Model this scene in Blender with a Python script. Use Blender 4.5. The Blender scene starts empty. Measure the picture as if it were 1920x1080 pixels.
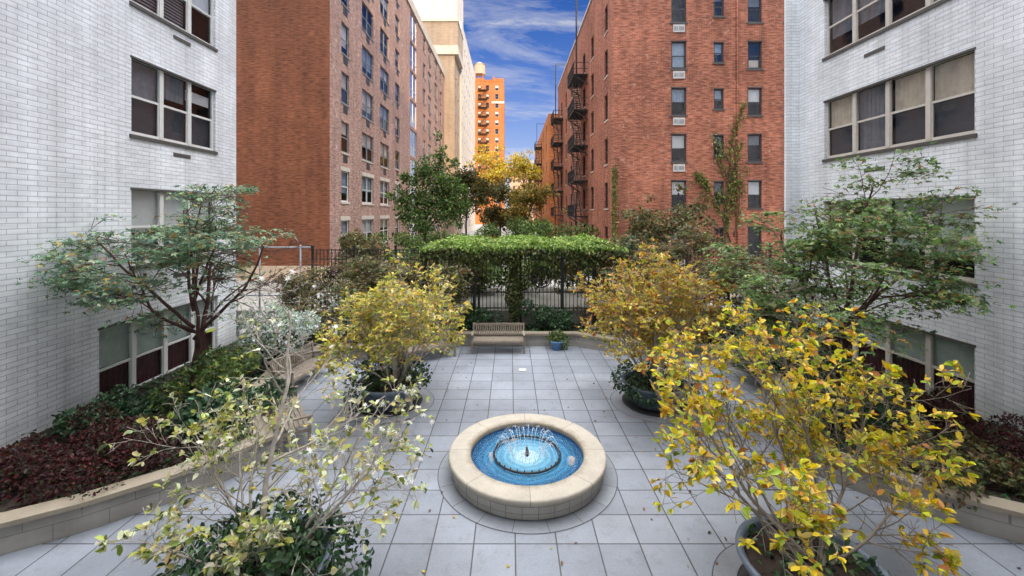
import bpy, math, random
import numpy as np
from mathutils import Vector, Matrix
from mathutils.geometry import tessellate_polygon

random.seed(7)
RNG = np.random.default_rng(11)
scene = bpy.context.scene
COL = scene.collection
R = math.radians

# ------------------------------------------------------------------ helpers
class MB:
    """collects polygons, links them as ONE mesh object"""
    def __init__(self):
        self.v = []; self.f = []; self.m = []; self.sm = []
    def poly(self, pts, m=0, smooth=False):
        i = len(self.v); self.v += [tuple(p) for p in pts]
        self.f.append(tuple(range(i, i + len(pts)))); self.m.append(m); self.sm.append(smooth)
    def box(self, x0, x1, y0, y1, z0, z1, m=0):
        i = len(self.v)
        self.v += [(x0,y0,z0),(x1,y0,z0),(x1,y1,z0),(x0,y1,z0),(x0,y0,z1),(x1,y0,z1),(x1,y1,z1),(x0,y1,z1)]
        for q in ((3,2,1,0),(4,5,6,7),(0,1,5,4),(1,2,6,5),(2,3,7,6),(3,0,4,7)):
            self.f.append(tuple(i + k for k in q)); self.m.append(m); self.sm.append(False)
    def bar(self, p, q, w, h=None, m=0):
        """square bar from p to q"""
        h = h or w
        p = Vector(p); q = Vector(q); d = (q - p).normalized()
        up = Vector((0,0,1)) if abs(d.z) < .95 else Vector((0,1,0))
        s = d.cross(up).normalized(); u = s.cross(d)
        i = len(self.v)
        for c in (p, q):
            for a, b in ((-1,-1),(1,-1),(1,1),(-1,1)):
                self.v.append(tuple(c + s*(a*w/2) + u*(b*h/2)))
        for qd in ((0,1,2,3),(7,6,5,4),(4,5,1,0),(5,6,2,1),(6,7,3,2),(7,4,0,3)):
            self.f.append(tuple(i+k for k in qd)); self.m.append(m); self.sm.append(False)
    def tube(self, pts, rad, n=6, m=0, closed=False):
        pts = [Vector(p) for p in pts]
        if not hasattr(rad, '__len__'): rad = [rad]*len(pts)
        base = len(self.v); k = len(pts)
        prev = None
        for i, p in enumerate(pts):
            a = pts[(i-1) % k] if (closed or i > 0) else p
            b = pts[(i+1) % k] if (closed or i < k-1) else p
            d = (b - a)
            d = d.normalized() if d.length > 1e-9 else Vector((0,0,1))
            if prev is None:
                up = Vector((0,0,1)) if abs(d.z) < .9 else Vector((1,0,0))
                s = d.cross(up).normalized()
            else:
                s = (prev - d*prev.dot(d)); s = s.normalized() if s.length > 1e-6 else d.orthogonal().normalized()
            prev = s; t = d.cross(s)
            for j in range(n):
                an = 2*math.pi*j/n
                self.v.append(tuple(p + (s*math.cos(an) + t*math.sin(an))*rad[i]))
        for i in range(k if closed else k-1):
            i2 = (i+1) % k
            for j in range(n):
                j2 = (j+1) % n
                self.f.append((base+i*n+j, base+i2*n+j, base+i2*n+j2, base+i*n+j2)); self.m.append(m); self.sm.append(True)
        if not closed:
            self.f.append(tuple(base+j for j in range(n))); self.m.append(m); self.sm.append(False)
            self.f.append(tuple(base+(k-1)*n+j for j in reversed(range(n)))); self.m.append(m); self.sm.append(False)
    def lathe(self, prof, n=64, c=(0,0), m=0, smooth=True, a0=0, a1=2*math.pi):
        """prof: list of (r, z)"""
        full = abs(a1-a0-2*math.pi) < 1e-6
        base = len(self.v); k = n if full else n+1
        for r, z in prof:
            for j in range(k):
                an = a0 + (a1-a0)*j/n
                self.v.append((c[0]+r*math.cos(an), c[1]+r*math.sin(an), z))
        for i in range(len(prof)-1):
            for j in range(n):
                j2 = (j+1) % k
                self.f.append((base+i*k+j, base+i*k+j2, base+(i+1)*k+j2, base+(i+1)*k+j)); self.m.append(m); self.sm.append(smooth)
    def build(self, name, mats, parent=None, loc=(0,0,0), rot=0.0):
        me = bpy.data.meshes.new(name)
        me.from_pydata(self.v, [], self.f)
        if not isinstance(mats, (list, tuple)): mats = [mats]
        for mt in mats: me.materials.append(mt)
        me.polygons.foreach_set('material_index', self.m)
        me.polygons.foreach_set('use_smooth', self.sm)
        me.update()
        return link(name, me, parent, loc, rot)

def link(name, me, parent=None, loc=(0,0,0), rot=0.0):
    o = bpy.data.objects.new(name, me); COL.objects.link(o)
    o.parent = parent; o.location = loc; o.rotation_euler = (0,0,rot)
    return o

def tag(o, label=None, cat=None, group=None, kind=None):
    if label: o['label'] = label
    if cat: o['category'] = cat
    if group: o['group'] = group
    if kind: o['kind'] = kind
    return o

def thing(name, label, cat, loc=(0,0,0), rot=0.0, group=None):
    o = bpy.data.objects.new(name, None); COL.objects.link(o)
    o.empty_display_size = .2
    o.location = loc; o.rotation_euler = (0,0,rot)
    return tag(o, label, cat, group)

def copy_tree(o, parent=None):
    c = o.copy(); COL.objects.link(c); c.parent = parent
    for ch in list(o.children): copy_tree(ch, c)
    return c

def unit(a):
    return a / np.maximum(np.linalg.norm(a, axis=-1, keepdims=True), 1e-9)

LEAF6 = np.array([(0,0,0),(.28,.22,.05),(.68,.24,.05),(1,0,-.08),(.68,-.24,.05),(.28,-.22,.05)])
LEAF6F = [(0,1,2,3),(0,3,4,5)]
RHOMB = np.array([(0,0,0),(.45,.30,.07),(1,0,-.05),(.45,-.30,.07)])
RHOMBF = [(0,1,2),(0,2,3)]
def _star(n, r1, r2):
    v = [(0,0,.0)]
    for k in range(2*n):
        a = math.pi*k/n; r = r1 if k % 2 == 0 else r2
        v.append((r*math.cos(a), r*math.sin(a), -.12*r if k % 2 == 0 else 0.02))
    f = [(0, 1+k, 1+(k+1) % (2*n)) for k in range(2*n)]
    return np.array(v), f
def _palm():
    """five-lobed maple leaf, stalk end at the origin"""
    v = [(0.12,0,0)]
    tips = [(-100,.45),(-52,.72),(0,1.0),(52,.72),(100,.45)]
    ring = []
    for i,(a,r) in enumerate(tips):
        ring.append((0.12+r*.88*math.cos(R(a)), r*.88*math.sin(R(a)), -.08*r))
        if i < 4:
            am = (a+tips[i+1][0])/2; rm=.34
            ring.append((0.12+rm*math.cos(R(am)), rm*math.sin(R(am)), .03))
    v += ring
    f = [(0,1+k,2+k) for k in range(len(ring)-1)]
    return np.array(v), f
STAR = _star(7, .5, .16)
PALM = _palm()
SHAPES = {'leaf': (LEAF6, LEAF6F), 'rhomb': (RHOMB, RHOMBF), 'star': STAR, 'palm': PALM}

def leaves(name, P, D, N, size, col, mat, parent=None, shape='leaf', loc=(0,0,0)):
    T, F = SHAPES[shape]
    P = np.asarray(P, float); n = len(P)
    d = unit(np.asarray(D, float)); s = unit(np.cross(d, np.asarray(N, float))); nn = np.cross(s, d)
    sz = np.broadcast_to(np.asarray(size, float), (n,))[:,None,None]
    curl = np.random.default_rng(n).normal(1.3, 1.3, n)[:,None,None]
    V = P[:,None,:] + sz*(T[None,:,0:1]*d[:,None,:] + T[None,:,1:2]*s[:,None,:] + curl*T[None,:,2:3]*nn[:,None,:])
    k = len(T); V = V.reshape(-1,3)
    fl = len(F[0]); Fa = np.array(F)
    idx = (np.arange(n)[:,None,None]*k + Fa[None]).reshape(-1, fl)
    me = bpy.data.meshes.new(name)
    me.vertices.add(len(V)); me.vertices.foreach_set('co', V.astype(np.float32).ravel())
    me.loops.add(idx.size); me.loops.foreach_set('vertex_index', idx.astype(np.int32).ravel())
    me.polygons.add(len(idx))
    me.polygons.foreach_set('loop_start', np.arange(0, idx.size, fl, dtype=np.int32))
    try: me.polygons.foreach_set('loop_total', np.full(len(idx), fl, dtype=np.int32))
    except Exception: pass
    me.update(calc_edges=True)
    at = me.color_attributes.new('Col', 'FLOAT_COLOR', 'POINT')
    c4 = np.ones((n, k, 4), np.float32); c4[:,:,:3] = np.asarray(col, np.float32)[:,None,:]
    at.data.foreach_set('color', c4.ravel())
    me.materials.append(mat)
    me.validate()
    return link(name, me, parent, loc)

def pal(n, palette, jit=.18, rng=RNG):
    """random colours picked from a weighted palette"""
    cs = np.array([c for c, w in palette]); ws = np.array([w for c, w in palette], float); ws /= ws.sum()
    c = cs[rng.choice(len(cs), n, p=ws)]
    return np.clip(c*(1 + rng.normal(0, jit, (n,1))) * (1 + rng.normal(0, jit*.3, (n,3))), .004, .95)

# ------------------------------------------------------------------ materials
def new_mat(name):
    m = bpy.data.materials.new(name); m.use_nodes = True
    nt = m.node_tree; b = nt.nodes['Principled BSDF']
    return m, nt, b
def nd(nt, typ, **kw):
    n = nt.nodes.new(typ)
    for k, v in kw.items(): setattr(n, k, v)
    return n
def ramp(nt, src, stops):
    r = nd(nt, 'ShaderNodeValToRGB')
    el = r.color_ramp.elements
    while len(el) < len(stops): el.new(.5)
    for e, (p, c) in zip(el, stops):
        e.position = p; e.color = tuple(c) + (1,) if len(c) == 3 else c
    nt.links.new(src, r.inputs['Fac'])
    return r.outputs['Color']
def mixc(nt, fac, a, b, blend='MIX'):
    m = nd(nt, 'ShaderNodeMix', data_type='RGBA', blend_type=blend)
    for sock, val in ((m.inputs['Factor'], fac), (m.inputs['A'], a), (m.inputs['B'], b)):
        if hasattr(val, 'is_linked') or isinstance(val, bpy.types.NodeSocket): nt.links.new(val, sock)
        elif isinstance(val, (int, float)): sock.default_value = val if sock.type == 'VALUE' else (val,)*3+(1,)
        else: sock.default_value = tuple(val)+(1,) if len(val) == 3 else tuple(val)
    # the factor socket named "Factor" is duplicated per type; index 0 is the float one
    if isinstance(fac, bpy.types.NodeSocket): nt.links.new(fac, m.inputs[0])
    else: m.inputs[0].default_value = fac
    if isinstance(a, bpy.types.NodeSocket): nt.links.new(a, m.inputs[6])
    else: m.inputs[6].default_value = (tuple(a)+(1,))[:4]
    if isinstance(b, bpy.types.NodeSocket): nt.links.new(b, m.inputs[7])
    else: m.inputs[7].default_value = (tuple(b)+(1,))[:4]
    return m.outputs[2]
def noise(nt, vec, scale, detail=4, rough=.6):
    n = nd(nt, 'ShaderNodeTexNoise'); n.inputs['Scale'].default_value = scale
    n.inputs['Detail'].default_value = detail; n.inputs['Roughness'].default_value = rough
    if vec is not None: nt.links.new(vec, n.inputs['Vector'])
    return n
def pos(nt): return nd(nt, 'ShaderNodeNewGeometry').outputs['Position']
def bump(nt, h, b, strength=.3, dist=.01):
    n = nd(nt, 'ShaderNodeBump'); n.inputs['Strength'].default_value = strength; n.inputs['Distance'].default_value = dist
    nt.links.new(h, n.inputs['Height']); nt.links.new(n.outputs['Normal'], b.inputs['Normal'])

def plain(name, col, rough=.6, metal=0.0, var=.15, scale=6.0, bstr=0.0, spec=None):
    m, nt, b = new_mat(name)
    p = pos(nt); n = noise(nt, p, scale, 5)
    c = ramp(nt, n.outputs['Fac'], [(.3, [x*(1-var) for x in col]), (.7, [min(1, x*(1+var)) for x in col])])
    nt.links.new(c, b.inputs['Base Color'])
    b.inputs['Roughness'].default_value = rough; b.inputs['Metallic'].default_value = metal
    if spec is not None: b.inputs['Specular IOR Level'].default_value = spec
    if bstr: bump(nt, noise(nt, p, scale*6, 4).outputs['Fac'], b, bstr)
    return m

def brick(name, cols, mortar, bw, rh, ms, var=.35, stain=(.35,.3), rough=.85, bias=0.0, light=None, offset=.5, spec=.3, mottle=None, grime=False):
    """axis-aligned masonry: u = x + y, v = z (world metres)"""
    m, nt, b = new_mat(name)
    p = pos(nt)
    sx = nd(nt, 'ShaderNodeSeparateXYZ'); nt.links.new(p, sx.inputs[0])
    ad = nd(nt, 'ShaderNodeMath', operation='ADD'); nt.links.new(sx.outputs[0], ad.inputs[0]); nt.links.new(sx.outputs[1], ad.inputs[1])
    cb = nd(nt, 'ShaderNodeCombineXYZ'); nt.links.new(ad.outputs[0], cb.inputs[0]); nt.links.new(sx.outputs[2], cb.inputs[1])
    t = nd(nt, 'ShaderNodeTexBrick', offset=offset); nt.links.new(cb.outputs[0], t.inputs['Vector'])
    t.inputs['Scale'].default_value = 1; t.inputs['Brick Width'].default_value = bw; t.inputs['Row Height'].default_value = rh
    t.inputs['Mortar Size'].default_value = ms; t.inputs['Mortar Smooth'].default_value = .15; t.inputs['Bias'].default_value = bias
    t.inputs['Color1'].default_value = tuple(cols[0])+(1,); t.inputs['Color2'].default_value = tuple(cols[1])+(1,)
    t.inputs['Mortar'].default_value = tuple(mortar)+(1,)
    # a second, coarser brick grid picks single bricks that came out darker
    c = t.outputs['Color']
    mp = nd(nt, 'ShaderNodeMapping'); nt.links.new(cb.outputs[0], mp.inputs[0]); mp.inputs['Scale'].default_value = (.5/bw, 1.0/rh, 1)
    wn = nd(nt, 'ShaderNodeTexNoise'); wn.inputs['Scale'].default_value = 1.3; wn.inputs['Detail'].default_value = 1; nt.links.new(mp.outputs[0], wn.inputs['Vector'])
    d = ramp(nt, wn.outputs['Fac'], [(.36, (1-var,)*3), (.62, (1+var*.35,)*3)])
    c = mixc(nt, 1.0, c, d, 'MULTIPLY')
    big = noise(nt, p, stain[1], 6, .65)
    s = ramp(nt, big.outputs['Fac'], [(.32, (1-stain[0],)*3), (.68, (1+stain[0]*.4,)*3)])
    c = mixc(nt, 1.0, c, s, 'MULTIPLY')
    # rain streaks: noise stretched along z
    mp2 = nd(nt, 'ShaderNodeMapping'); nt.links.new(p, mp2.inputs[0]); mp2.inputs['Scale'].default_value = (1.6,1.6,.12)
    st = noise(nt, mp2.outputs[0], 1.0, 5, .6)
    s2 = ramp(nt, st.outputs['Fac'], [(.35, (1-stain[0]*.7,)*3), (.6, (1.05,)*3)])
    c = mixc(nt, 1.0, c, s2, 'MULTIPLY')
    if grime:   # splash-back dirt near the ground and thin runs under the sills
        zr_ = ramp(nt, sx.outputs[2], [(.0,(.62,.60,.56)),(.9,(1,1,1))])
        c = mixc(nt, 1.0, c, zr_, 'MULTIPLY')
        mp3 = nd(nt, 'ShaderNodeMapping'); nt.links.new(p, mp3.inputs[0]); mp3.inputs['Scale'].default_value = (5,5,.22)
        gn = noise(nt, mp3.outputs[0], 1.0, 6, .7)
        c = mixc(nt, 1.0, c, ramp(nt, gn.outputs['Fac'], [(.32,(.88,.87,.86)),(.50,(1,1,1))]), 'MULTIPLY')
    if mottle:
        mn = noise(nt, p, mottle[2], 3, .75)
        mf = ramp(nt, mn.outputs['Fac'], [(mottle[1], (0,0,0)), (mottle[1]+.05, (1,1,1))])
        c = mixc(nt, mf, c, mixc(nt, .6, c, mottle[0]))
    nt.links.new(c, b.inputs['Base Color'])
    b.inputs['Roughness'].default_value = rough; b.inputs['Specular IOR Level'].default_value = spec
    inv = nd(nt, 'ShaderNodeMath', operation='SUBTRACT'); inv.inputs[0].default_value = 1; nt.links.new(t.outputs['Fac'], inv.inputs[1])
    bump(nt, inv.outputs[0], b, .5, .008)
    return m

def leaf_mat(name, trans=.35, rough=.5):
    m, nt, b = new_mat(name)
    a = nd(nt, 'ShaderNodeVertexColor', layer_name='Col')
    nt.links.new(a.outputs['Color'], b.inputs['Base Color'])
    b.inputs['Roughness'].default_value = rough; b.inputs['Specular IOR Level'].default_value = .3
    tr = nd(nt, 'ShaderNodeBsdfTranslucent')
    hs = nd(nt, 'ShaderNodeHueSaturation'); hs.inputs['Value'].default_value = 1.3; hs.inputs['Saturation'].default_value = 1.1
    nt.links.new(a.outputs['Color'], hs.inputs['Color']); nt.links.new(hs.outputs[0], tr.inputs['Color'])
    mx = nd(nt, 'ShaderNodeMixShader'); mx.inputs[0].default_value = trans
    nt.links.new(b.outputs[0], mx.inputs[1]); nt.links.new(tr.outputs[0], mx.inputs[2])
    nt.links.new(mx.outputs[0], nt.nodes['Material Output'].inputs['Surface'])
    return m

def glass_mat(name, tint=(.75,.8,.85), refl=1.0):
    m, nt, b = new_mat(name)
    nt.nodes.remove(b)
    t = nd(nt, 'ShaderNodeBsdfTransparent'); t.inputs['Color'].default_value = tuple(tint)+(1,)
    g = nd(nt, 'ShaderNodeBsdfGlossy'); g.inputs['Roughness'].default_value = .03; g.inputs['Color'].default_value = (.9,.95,1,1)
    fr = nd(nt, 'ShaderNodeFresnel'); fr.inputs['IOR'].default_value = 1.55
    p = pos(nt); n = noise(nt, p, .9, 2)
    bp = nd(nt, 'ShaderNodeBump'); bp.inputs['Strength'].default_value = .06; bp.inputs['Distance'].default_value = .05
    nt.links.new(n.outputs['Fac'], bp.inputs['Height']); nt.links.new(bp.outputs[0], g.inputs['Normal'])
    ml = nd(nt, 'ShaderNodeMath', operation='MULTIPLY_ADD'); nt.links.new(fr.outputs[0], ml.inputs[0]); ml.inputs[1].default_value = refl; ml.inputs[2].default_value = .05
    mx = nd(nt, 'ShaderNodeMixShader'); nt.links.new(ml.outputs[0], mx.inputs[0])
    nt.links.new(t.outputs[0], mx.inputs[1]); nt.links.new(g.outputs[0], mx.inputs[2])
    nt.links.new(mx.outputs[0], nt.nodes['Material Output'].inputs['Surface'])
    return m

M = {}
M['white_brick'] = brick('white_glazed_brick', ((.80,.83,.865),(.745,.775,.81)), (.45,.475,.51), .36, .107, .0075, var=.10, stain=(.17,.55), grime=True, rough=.5, spec=.4)
M['gable_brick'] = brick('brown_orange_brick', ((.31,.105,.044),(.235,.076,.033)), (.20,.095,.06), .25, .080, .010, var=.34, stain=(.28,.35))
M['facade_brick'] = brick('mauve_brown_brick', ((.45,.265,.205),(.355,.20,.16)), (.46,.35,.30), .30, .10, .012, var=.35, stain=(.22,.3), mottle=((.62,.50,.44), .60, 2.2))  # pale mottle paints dapples of reflected sun into the brick colour
M['red_brick'] = brick('red_brick', ((.47,.155,.085),(.35,.108,.062)), (.42,.23,.16), .30, .095, .012, var=.45, stain=(.34,.33), mottle=((.5,.27,.2), .62, 3.0))
M['orange_brick'] = brick('orange_brick', ((.60,.21,.06),(.50,.165,.05)), (.5,.22,.1), .4, .13, .012, var=.3, stain=(.2,.2))
M['beige_panel'] = brick('beige_brick', ((.42,.33,.25),(.38,.30,.22)), (.4,.34,.28), .6, .2, .01, var=.12, stain=(.18,.2))
M['pale_render'] = brick('pale_brick', ((.70,.65,.58),(.64,.59,.52)), (.55,.51,.46), .6, .2, .01, var=.12, stain=(.12,.2))
M['peach'] = plain('peach_render', (.55,.36,.24), .8)
M['limestone'] = plain('limestone', (.52,.47,.40), .8, var=.18, scale=2)
M['beige_base'] = plain('painted_beige_render', (.62,.47,.32), .8, var=.1, scale=1.2)
M['roof'] = plain('roof_felt', (.12,.12,.12), .9)
M['dark_room'] = plain('unlit_room', (.022,.025,.030), .9)
M['frame_light'] = plain('pale_aluminium', (.62,.62,.60), .4, var=.06)
M['frame_warm'] = plain('weathered_aluminium', (.52,.48,.43), .45, var=.08)
M['frame_dark'] = plain('dark_window_paint', (.035,.037,.04), .5, var=.2)
M['frame_grey'] = plain('grey_window_paint', (.22,.23,.24), .5, var=.1)
M['lintel_dark'] = plain('dark_steel', (.07,.065,.06), .6)
M['glass'] = glass_mat('window_glass')
M['glass_dim'] = glass_mat('shaded_window_glass', (.92,.94,.96), .62)
M['glass_sky'] = glass_mat('bright_window_glass', refl=2.2)
M['blind_white'] = plain('white_blind', (.86,.86,.84), .8, var=.05)
M['blind_cream'] = plain('cream_curtain', (.78,.68,.54), .85, var=.15, scale=4)
M['blind_grey'] = plain('grey_curtain', (.26,.275,.30), .85, var=.2, scale=5)
M['blind_blue'] = plain('blue_curtain', (.42,.52,.62), .85, var=.2)
M['blind_maroon'] = plain('maroon_curtain', (.11,.022,.034), .7, var=.3)
M['blind_green'] = plain('pale_green_shade', (.66,.74,.68), .8, var=.1)
M['screen'] = plain('insect_screen', (.085,.095,.112), .8, var=.12)
M['blind_red'] = plain('red_shade', (.75,.13,.06), .8, var=.1)
M['ac_white'] = plain('white_metal', (.48,.48,.46), .5, var=.08)
M['black_iron'] = plain('black_iron', (.018,.018,.02), .5, var=.2)
M['rust_iron'] = plain('old_iron', (.026,.022,.022), .65, var=.4, scale=9)
M['alu'] = plain('galvanised_pipe', (.26,.29,.32), .45, metal=.3, var=.1)
M['alu_dark'] = plain('painted_grey_post', (.16,.19,.22), .5, var=.1)
M['teak'] = plain('weathered_teak', (.235,.195,.155), .75, var=.28, scale=14, bstr=.2)
M['soil'] = plain('dark_soil', (.030,.018,.013), .95, var=.5, scale=9, bstr=.6)
M['bark_pale'] = plain('pale_grey_bark', (.36,.32,.27), .85, var=.3, scale=12, bstr=.3)
M['bark_grey'] = plain('grey_brown_bark', (.20,.165,.13), .85, var=.3, scale=12, bstr=.3)
M['bark_dark'] = plain('dark_bark', (.06,.04,.032), .9, var=.35, scale=12, bstr=.3)
M['bark_red'] = plain('reddish_bark', (.075,.034,.028), .85, var=.35, scale=12, bstr=.3)
M['pot'] = plain('blue_grey_glaze', (.125,.155,.20), .42, var=.22, scale=3.5, bstr=.05)
M['pot_blue'] = plain('blue_glaze', (.10,.22,.42), .3, var=.1)
M['saucer'] = plain('black_saucer', (.02,.02,.022), .6)
M['leaf'] = leaf_mat('leaf'); M['leaf_thick'] = leaf_mat('thick_leaf', .14, .4)

def cast_stone(name, col, joints=None):
    m, nt, b = new_mat(name)
    p = pos(nt)
    n1 = noise(nt, p, 1.4, 6, .7); n2 = noise(nt, p, 40, 3)
    c = ramp(nt, n1.outputs['Fac'], [(.3, [x*.80 for x in col]), (.7, [x*1.1 for x in col])])
    g = ramp(nt, n2.outputs['Fac'], [(.3, (.88,)*3), (.7, (1.06,)*3)])
    c = mixc(nt, 1.0, c, g, 'MULTIPLY')
    if joints:
        cx, cy, na, rows = joints   # radial joints round (cx, cy), plus course lines at given heights
        sx = nd(nt, 'ShaderNodeSeparateXYZ'); nt.links.new(p, sx.inputs[0])
        dx = nd(nt, 'ShaderNodeMath', operation='SUBTRACT'); nt.links.new(sx.outputs[0], dx.inputs[0]); dx.inputs[1].default_value = cx
        dy = nd(nt, 'ShaderNodeMath', operation='SUBTRACT'); nt.links.new(sx.outputs[1], dy.inputs[0]); dy.inputs[1].default_value = cy
        at = nd(nt, 'ShaderNodeMath', operation='ARCTAN2'); nt.links.new(dy.outputs[0], at.inputs[0]); nt.links.new(dx.outputs[0], at.inputs[1])
        cb = nd(nt, 'ShaderNodeCombineXYZ'); nt.links.new(at.outputs[0], cb.inputs[0]); nt.links.new(sx.outputs[2], cb.inputs[1])
        t = nd(nt, 'ShaderNodeTexBrick', offset=.0); nt.links.new(cb.outputs[0], t.inputs['Vector'])
        t.inputs['Scale'].default_value = 1; t.inputs['Brick Width'].default_value = 2*math.pi/na
        t.inputs['Row Height'].default_value = rows; t.inputs['Mortar Size'].default_value = .004; t.inputs['Mortar Smooth'].default_value = .1
        t.inputs['Color1'].default_value = (1,1,1,1); t.inputs['Color2'].default_value = (.90,.90,.90,1); t.inputs['Mortar'].default_value = (.42,.40,.38,1)
        c = mixc(nt, 1.0, c, t.outputs['Color'], 'MULTIPLY')
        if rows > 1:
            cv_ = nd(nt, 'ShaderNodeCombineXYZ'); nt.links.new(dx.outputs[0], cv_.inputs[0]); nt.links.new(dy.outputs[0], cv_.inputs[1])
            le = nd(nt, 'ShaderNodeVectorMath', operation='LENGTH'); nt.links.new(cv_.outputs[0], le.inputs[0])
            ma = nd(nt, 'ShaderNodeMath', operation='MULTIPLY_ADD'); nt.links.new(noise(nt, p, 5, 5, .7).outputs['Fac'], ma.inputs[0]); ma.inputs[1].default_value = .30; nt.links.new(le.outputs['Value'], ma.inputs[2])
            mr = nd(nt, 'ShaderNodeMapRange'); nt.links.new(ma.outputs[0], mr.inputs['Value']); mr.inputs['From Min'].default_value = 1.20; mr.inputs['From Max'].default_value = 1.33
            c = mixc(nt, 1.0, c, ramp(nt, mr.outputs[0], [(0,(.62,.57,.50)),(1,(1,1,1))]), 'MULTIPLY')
    nt.links.new(c, b.inputs['Base Color']); b.inputs['Roughness'].default_value = .75
    bump(nt, n2.outputs['Fac'], b, .15, .004)
    return m
FX, FY = .31, 8.06
M['coping'] = cast_stone('cream_cast_stone', (.42,.38,.315), (FX, FY, 8, 5.0))
M['fountain_face'] = cast_stone('grey_stone_blocks', (.42,.40,.355), (FX, FY, 34, .115))
M['wall_coping'] = cast_stone('buff_stone_coping', (.30,.255,.19))
M['wall_face'] = brick('buff_stone_wall', ((.34,.32,.285),(.30,.285,.255)), (.2,.18,.16), .85, .24, .006, var=.12, stain=(.2,1.2))

def paving_mat():
    m, nt, b = new_mat('concrete_pavers')
    p = pos(nt)
    mp = nd(nt, 'ShaderNodeMapping'); nt.links.new(p, mp.inputs[0]); mp.inputs['Location'].default_value = (-.03+.6*20, -6.22+.603*20, 0)
    t = nd(nt, 'ShaderNodeTexBrick', offset=0.0, squash=1.0); nt.links.new(mp.outputs[0], t.inputs['Vector'])
    t.inputs['Scale'].default_value = 1; t.inputs['Brick Width'].default_value = .602; t.inputs['Row Height'].default_value = .603
    t.inputs['Mortar Size'].default_value = .011; t.inputs['Mortar Smooth'].default_value = .2
    t.inputs['Color1'].default_value = (.255,.280,.322,1); t.inputs['Color2'].default_value = (.195,.216,.255,1); t.inputs['Mortar'].default_value = (.055,.055,.06,1)
    n1 = noise(nt, p, .55, 6, .65); s = ramp(nt, n1.outputs['Fac'], [(.28, (.66,.655,.65)), (.7, (1.12,1.12,1.12))])
    n2 = noise(nt, p, 28, 4); g = ramp(nt, n2.outputs['Fac'], [(.3, (.9,)*3), (.7, (1.06,)*3)])
    n3 = noise(nt, p, 3.1, 7, .75); w = ramp(nt, n3.outputs['Fac'], [(.53, (1,1,1)), (.70, (.76,.74,.71))])
    c = mixc(nt, 1.0, t.outputs['Color'], s, 'MULTIPLY'); c = mixc(nt, 1.0, c, g, 'MULTIPLY'); c = mixc(nt, 1.0, c, w, 'MULTIPLY')
    nt.links.new(c, b.inputs['Base Color']); b.inputs['Roughness'].default_value = .62
    rr = ramp(nt, n1.outputs['Fac'], [(.3, (.5,)*3), (.7, (.75,)*3)]); nt.links.new(rr, b.inputs['Roughness'])
    inv = nd(nt, 'ShaderNodeMath', operation='SUBTRACT'); inv.inputs[0].default_value = 1; nt.links.new(t.outputs['Fac'], inv.inputs[1])
    bump(nt, inv.outputs[0], b, .5, .006)
    return m
M['paving'] = paving_mat()
M['ring_paving'] = cast_stone('ring_concrete', (.225,.242,.272), (FX, FY, 18, 5.0))
M['pot_ring'] = cast_stone('pot_ring_concrete', (.225,.24,.268))
M['joint'] = plain('dark_joint', (.06,.06,.065), .9)
M['alley'] = plain('pale_concrete', (.27,.26,.24), .85, var=.15, scale=.8)
M['asphalt'] = plain('ground', (.10,.10,.09), .9, scale=.3)

# ------------------------------------------------------------------ world, sun, camera
SUN_EL, SUN_AZ = 20.0, 12.0           # sun behind the viewpoint, a little to the right
world = bpy.data.worlds.new('World'); scene.world = world; world.use_nodes = True
nt = world.node_tree; nt.nodes.clear()
sky = nd(nt, 'ShaderNodeTexSky', sky_type='NISHITA'); sky.sun_disc = False
sky.sun_elevation = R(SUN_EL); sky.sun_rotation = R(180 - SUN_AZ); sky.air_density = 1.0; sky.dust_density = .6; sky.ozone_density = 2.5
tc = nd(nt, 'ShaderNodeTexCoord')
sp = nd(nt, 'ShaderNodeSeparateXYZ'); nt.links.new(tc.outputs['Generated'], sp.inputs[0])
def wm(op, a, b=None, c=None):
    n = nd(nt, 'ShaderNodeMath', operation=op)
    for i, x in enumerate((a, b, c)):
        if x is None: continue
        if isinstance(x, (int, float)): n.inputs[i].default_value = x
        else: nt.links.new(x, n.inputs[i])
    return n.outputs[0]
zz = wm('ADD', wm('MAXIMUM', sp.outputs[2], 0.0), .16)
cx = wm('DIVIDE', sp.outputs[0], zz); cy = wm('DIVIDE', sp.outputs[1], zz)
cv = nd(nt, 'ShaderNodeCombineXYZ'); nt.links.new(cx, cv.inputs[0]); nt.links.new(cy, cv.inputs[1])
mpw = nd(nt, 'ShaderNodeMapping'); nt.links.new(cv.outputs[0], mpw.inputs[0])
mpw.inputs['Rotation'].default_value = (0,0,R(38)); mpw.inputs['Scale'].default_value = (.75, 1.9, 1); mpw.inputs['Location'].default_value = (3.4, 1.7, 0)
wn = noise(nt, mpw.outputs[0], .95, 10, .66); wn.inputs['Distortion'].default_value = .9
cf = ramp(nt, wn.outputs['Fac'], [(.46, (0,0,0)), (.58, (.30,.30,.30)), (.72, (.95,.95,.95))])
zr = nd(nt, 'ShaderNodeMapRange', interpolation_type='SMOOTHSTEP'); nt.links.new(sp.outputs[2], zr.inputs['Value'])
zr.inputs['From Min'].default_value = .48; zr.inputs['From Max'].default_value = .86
zen = zr.outputs[0]
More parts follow.
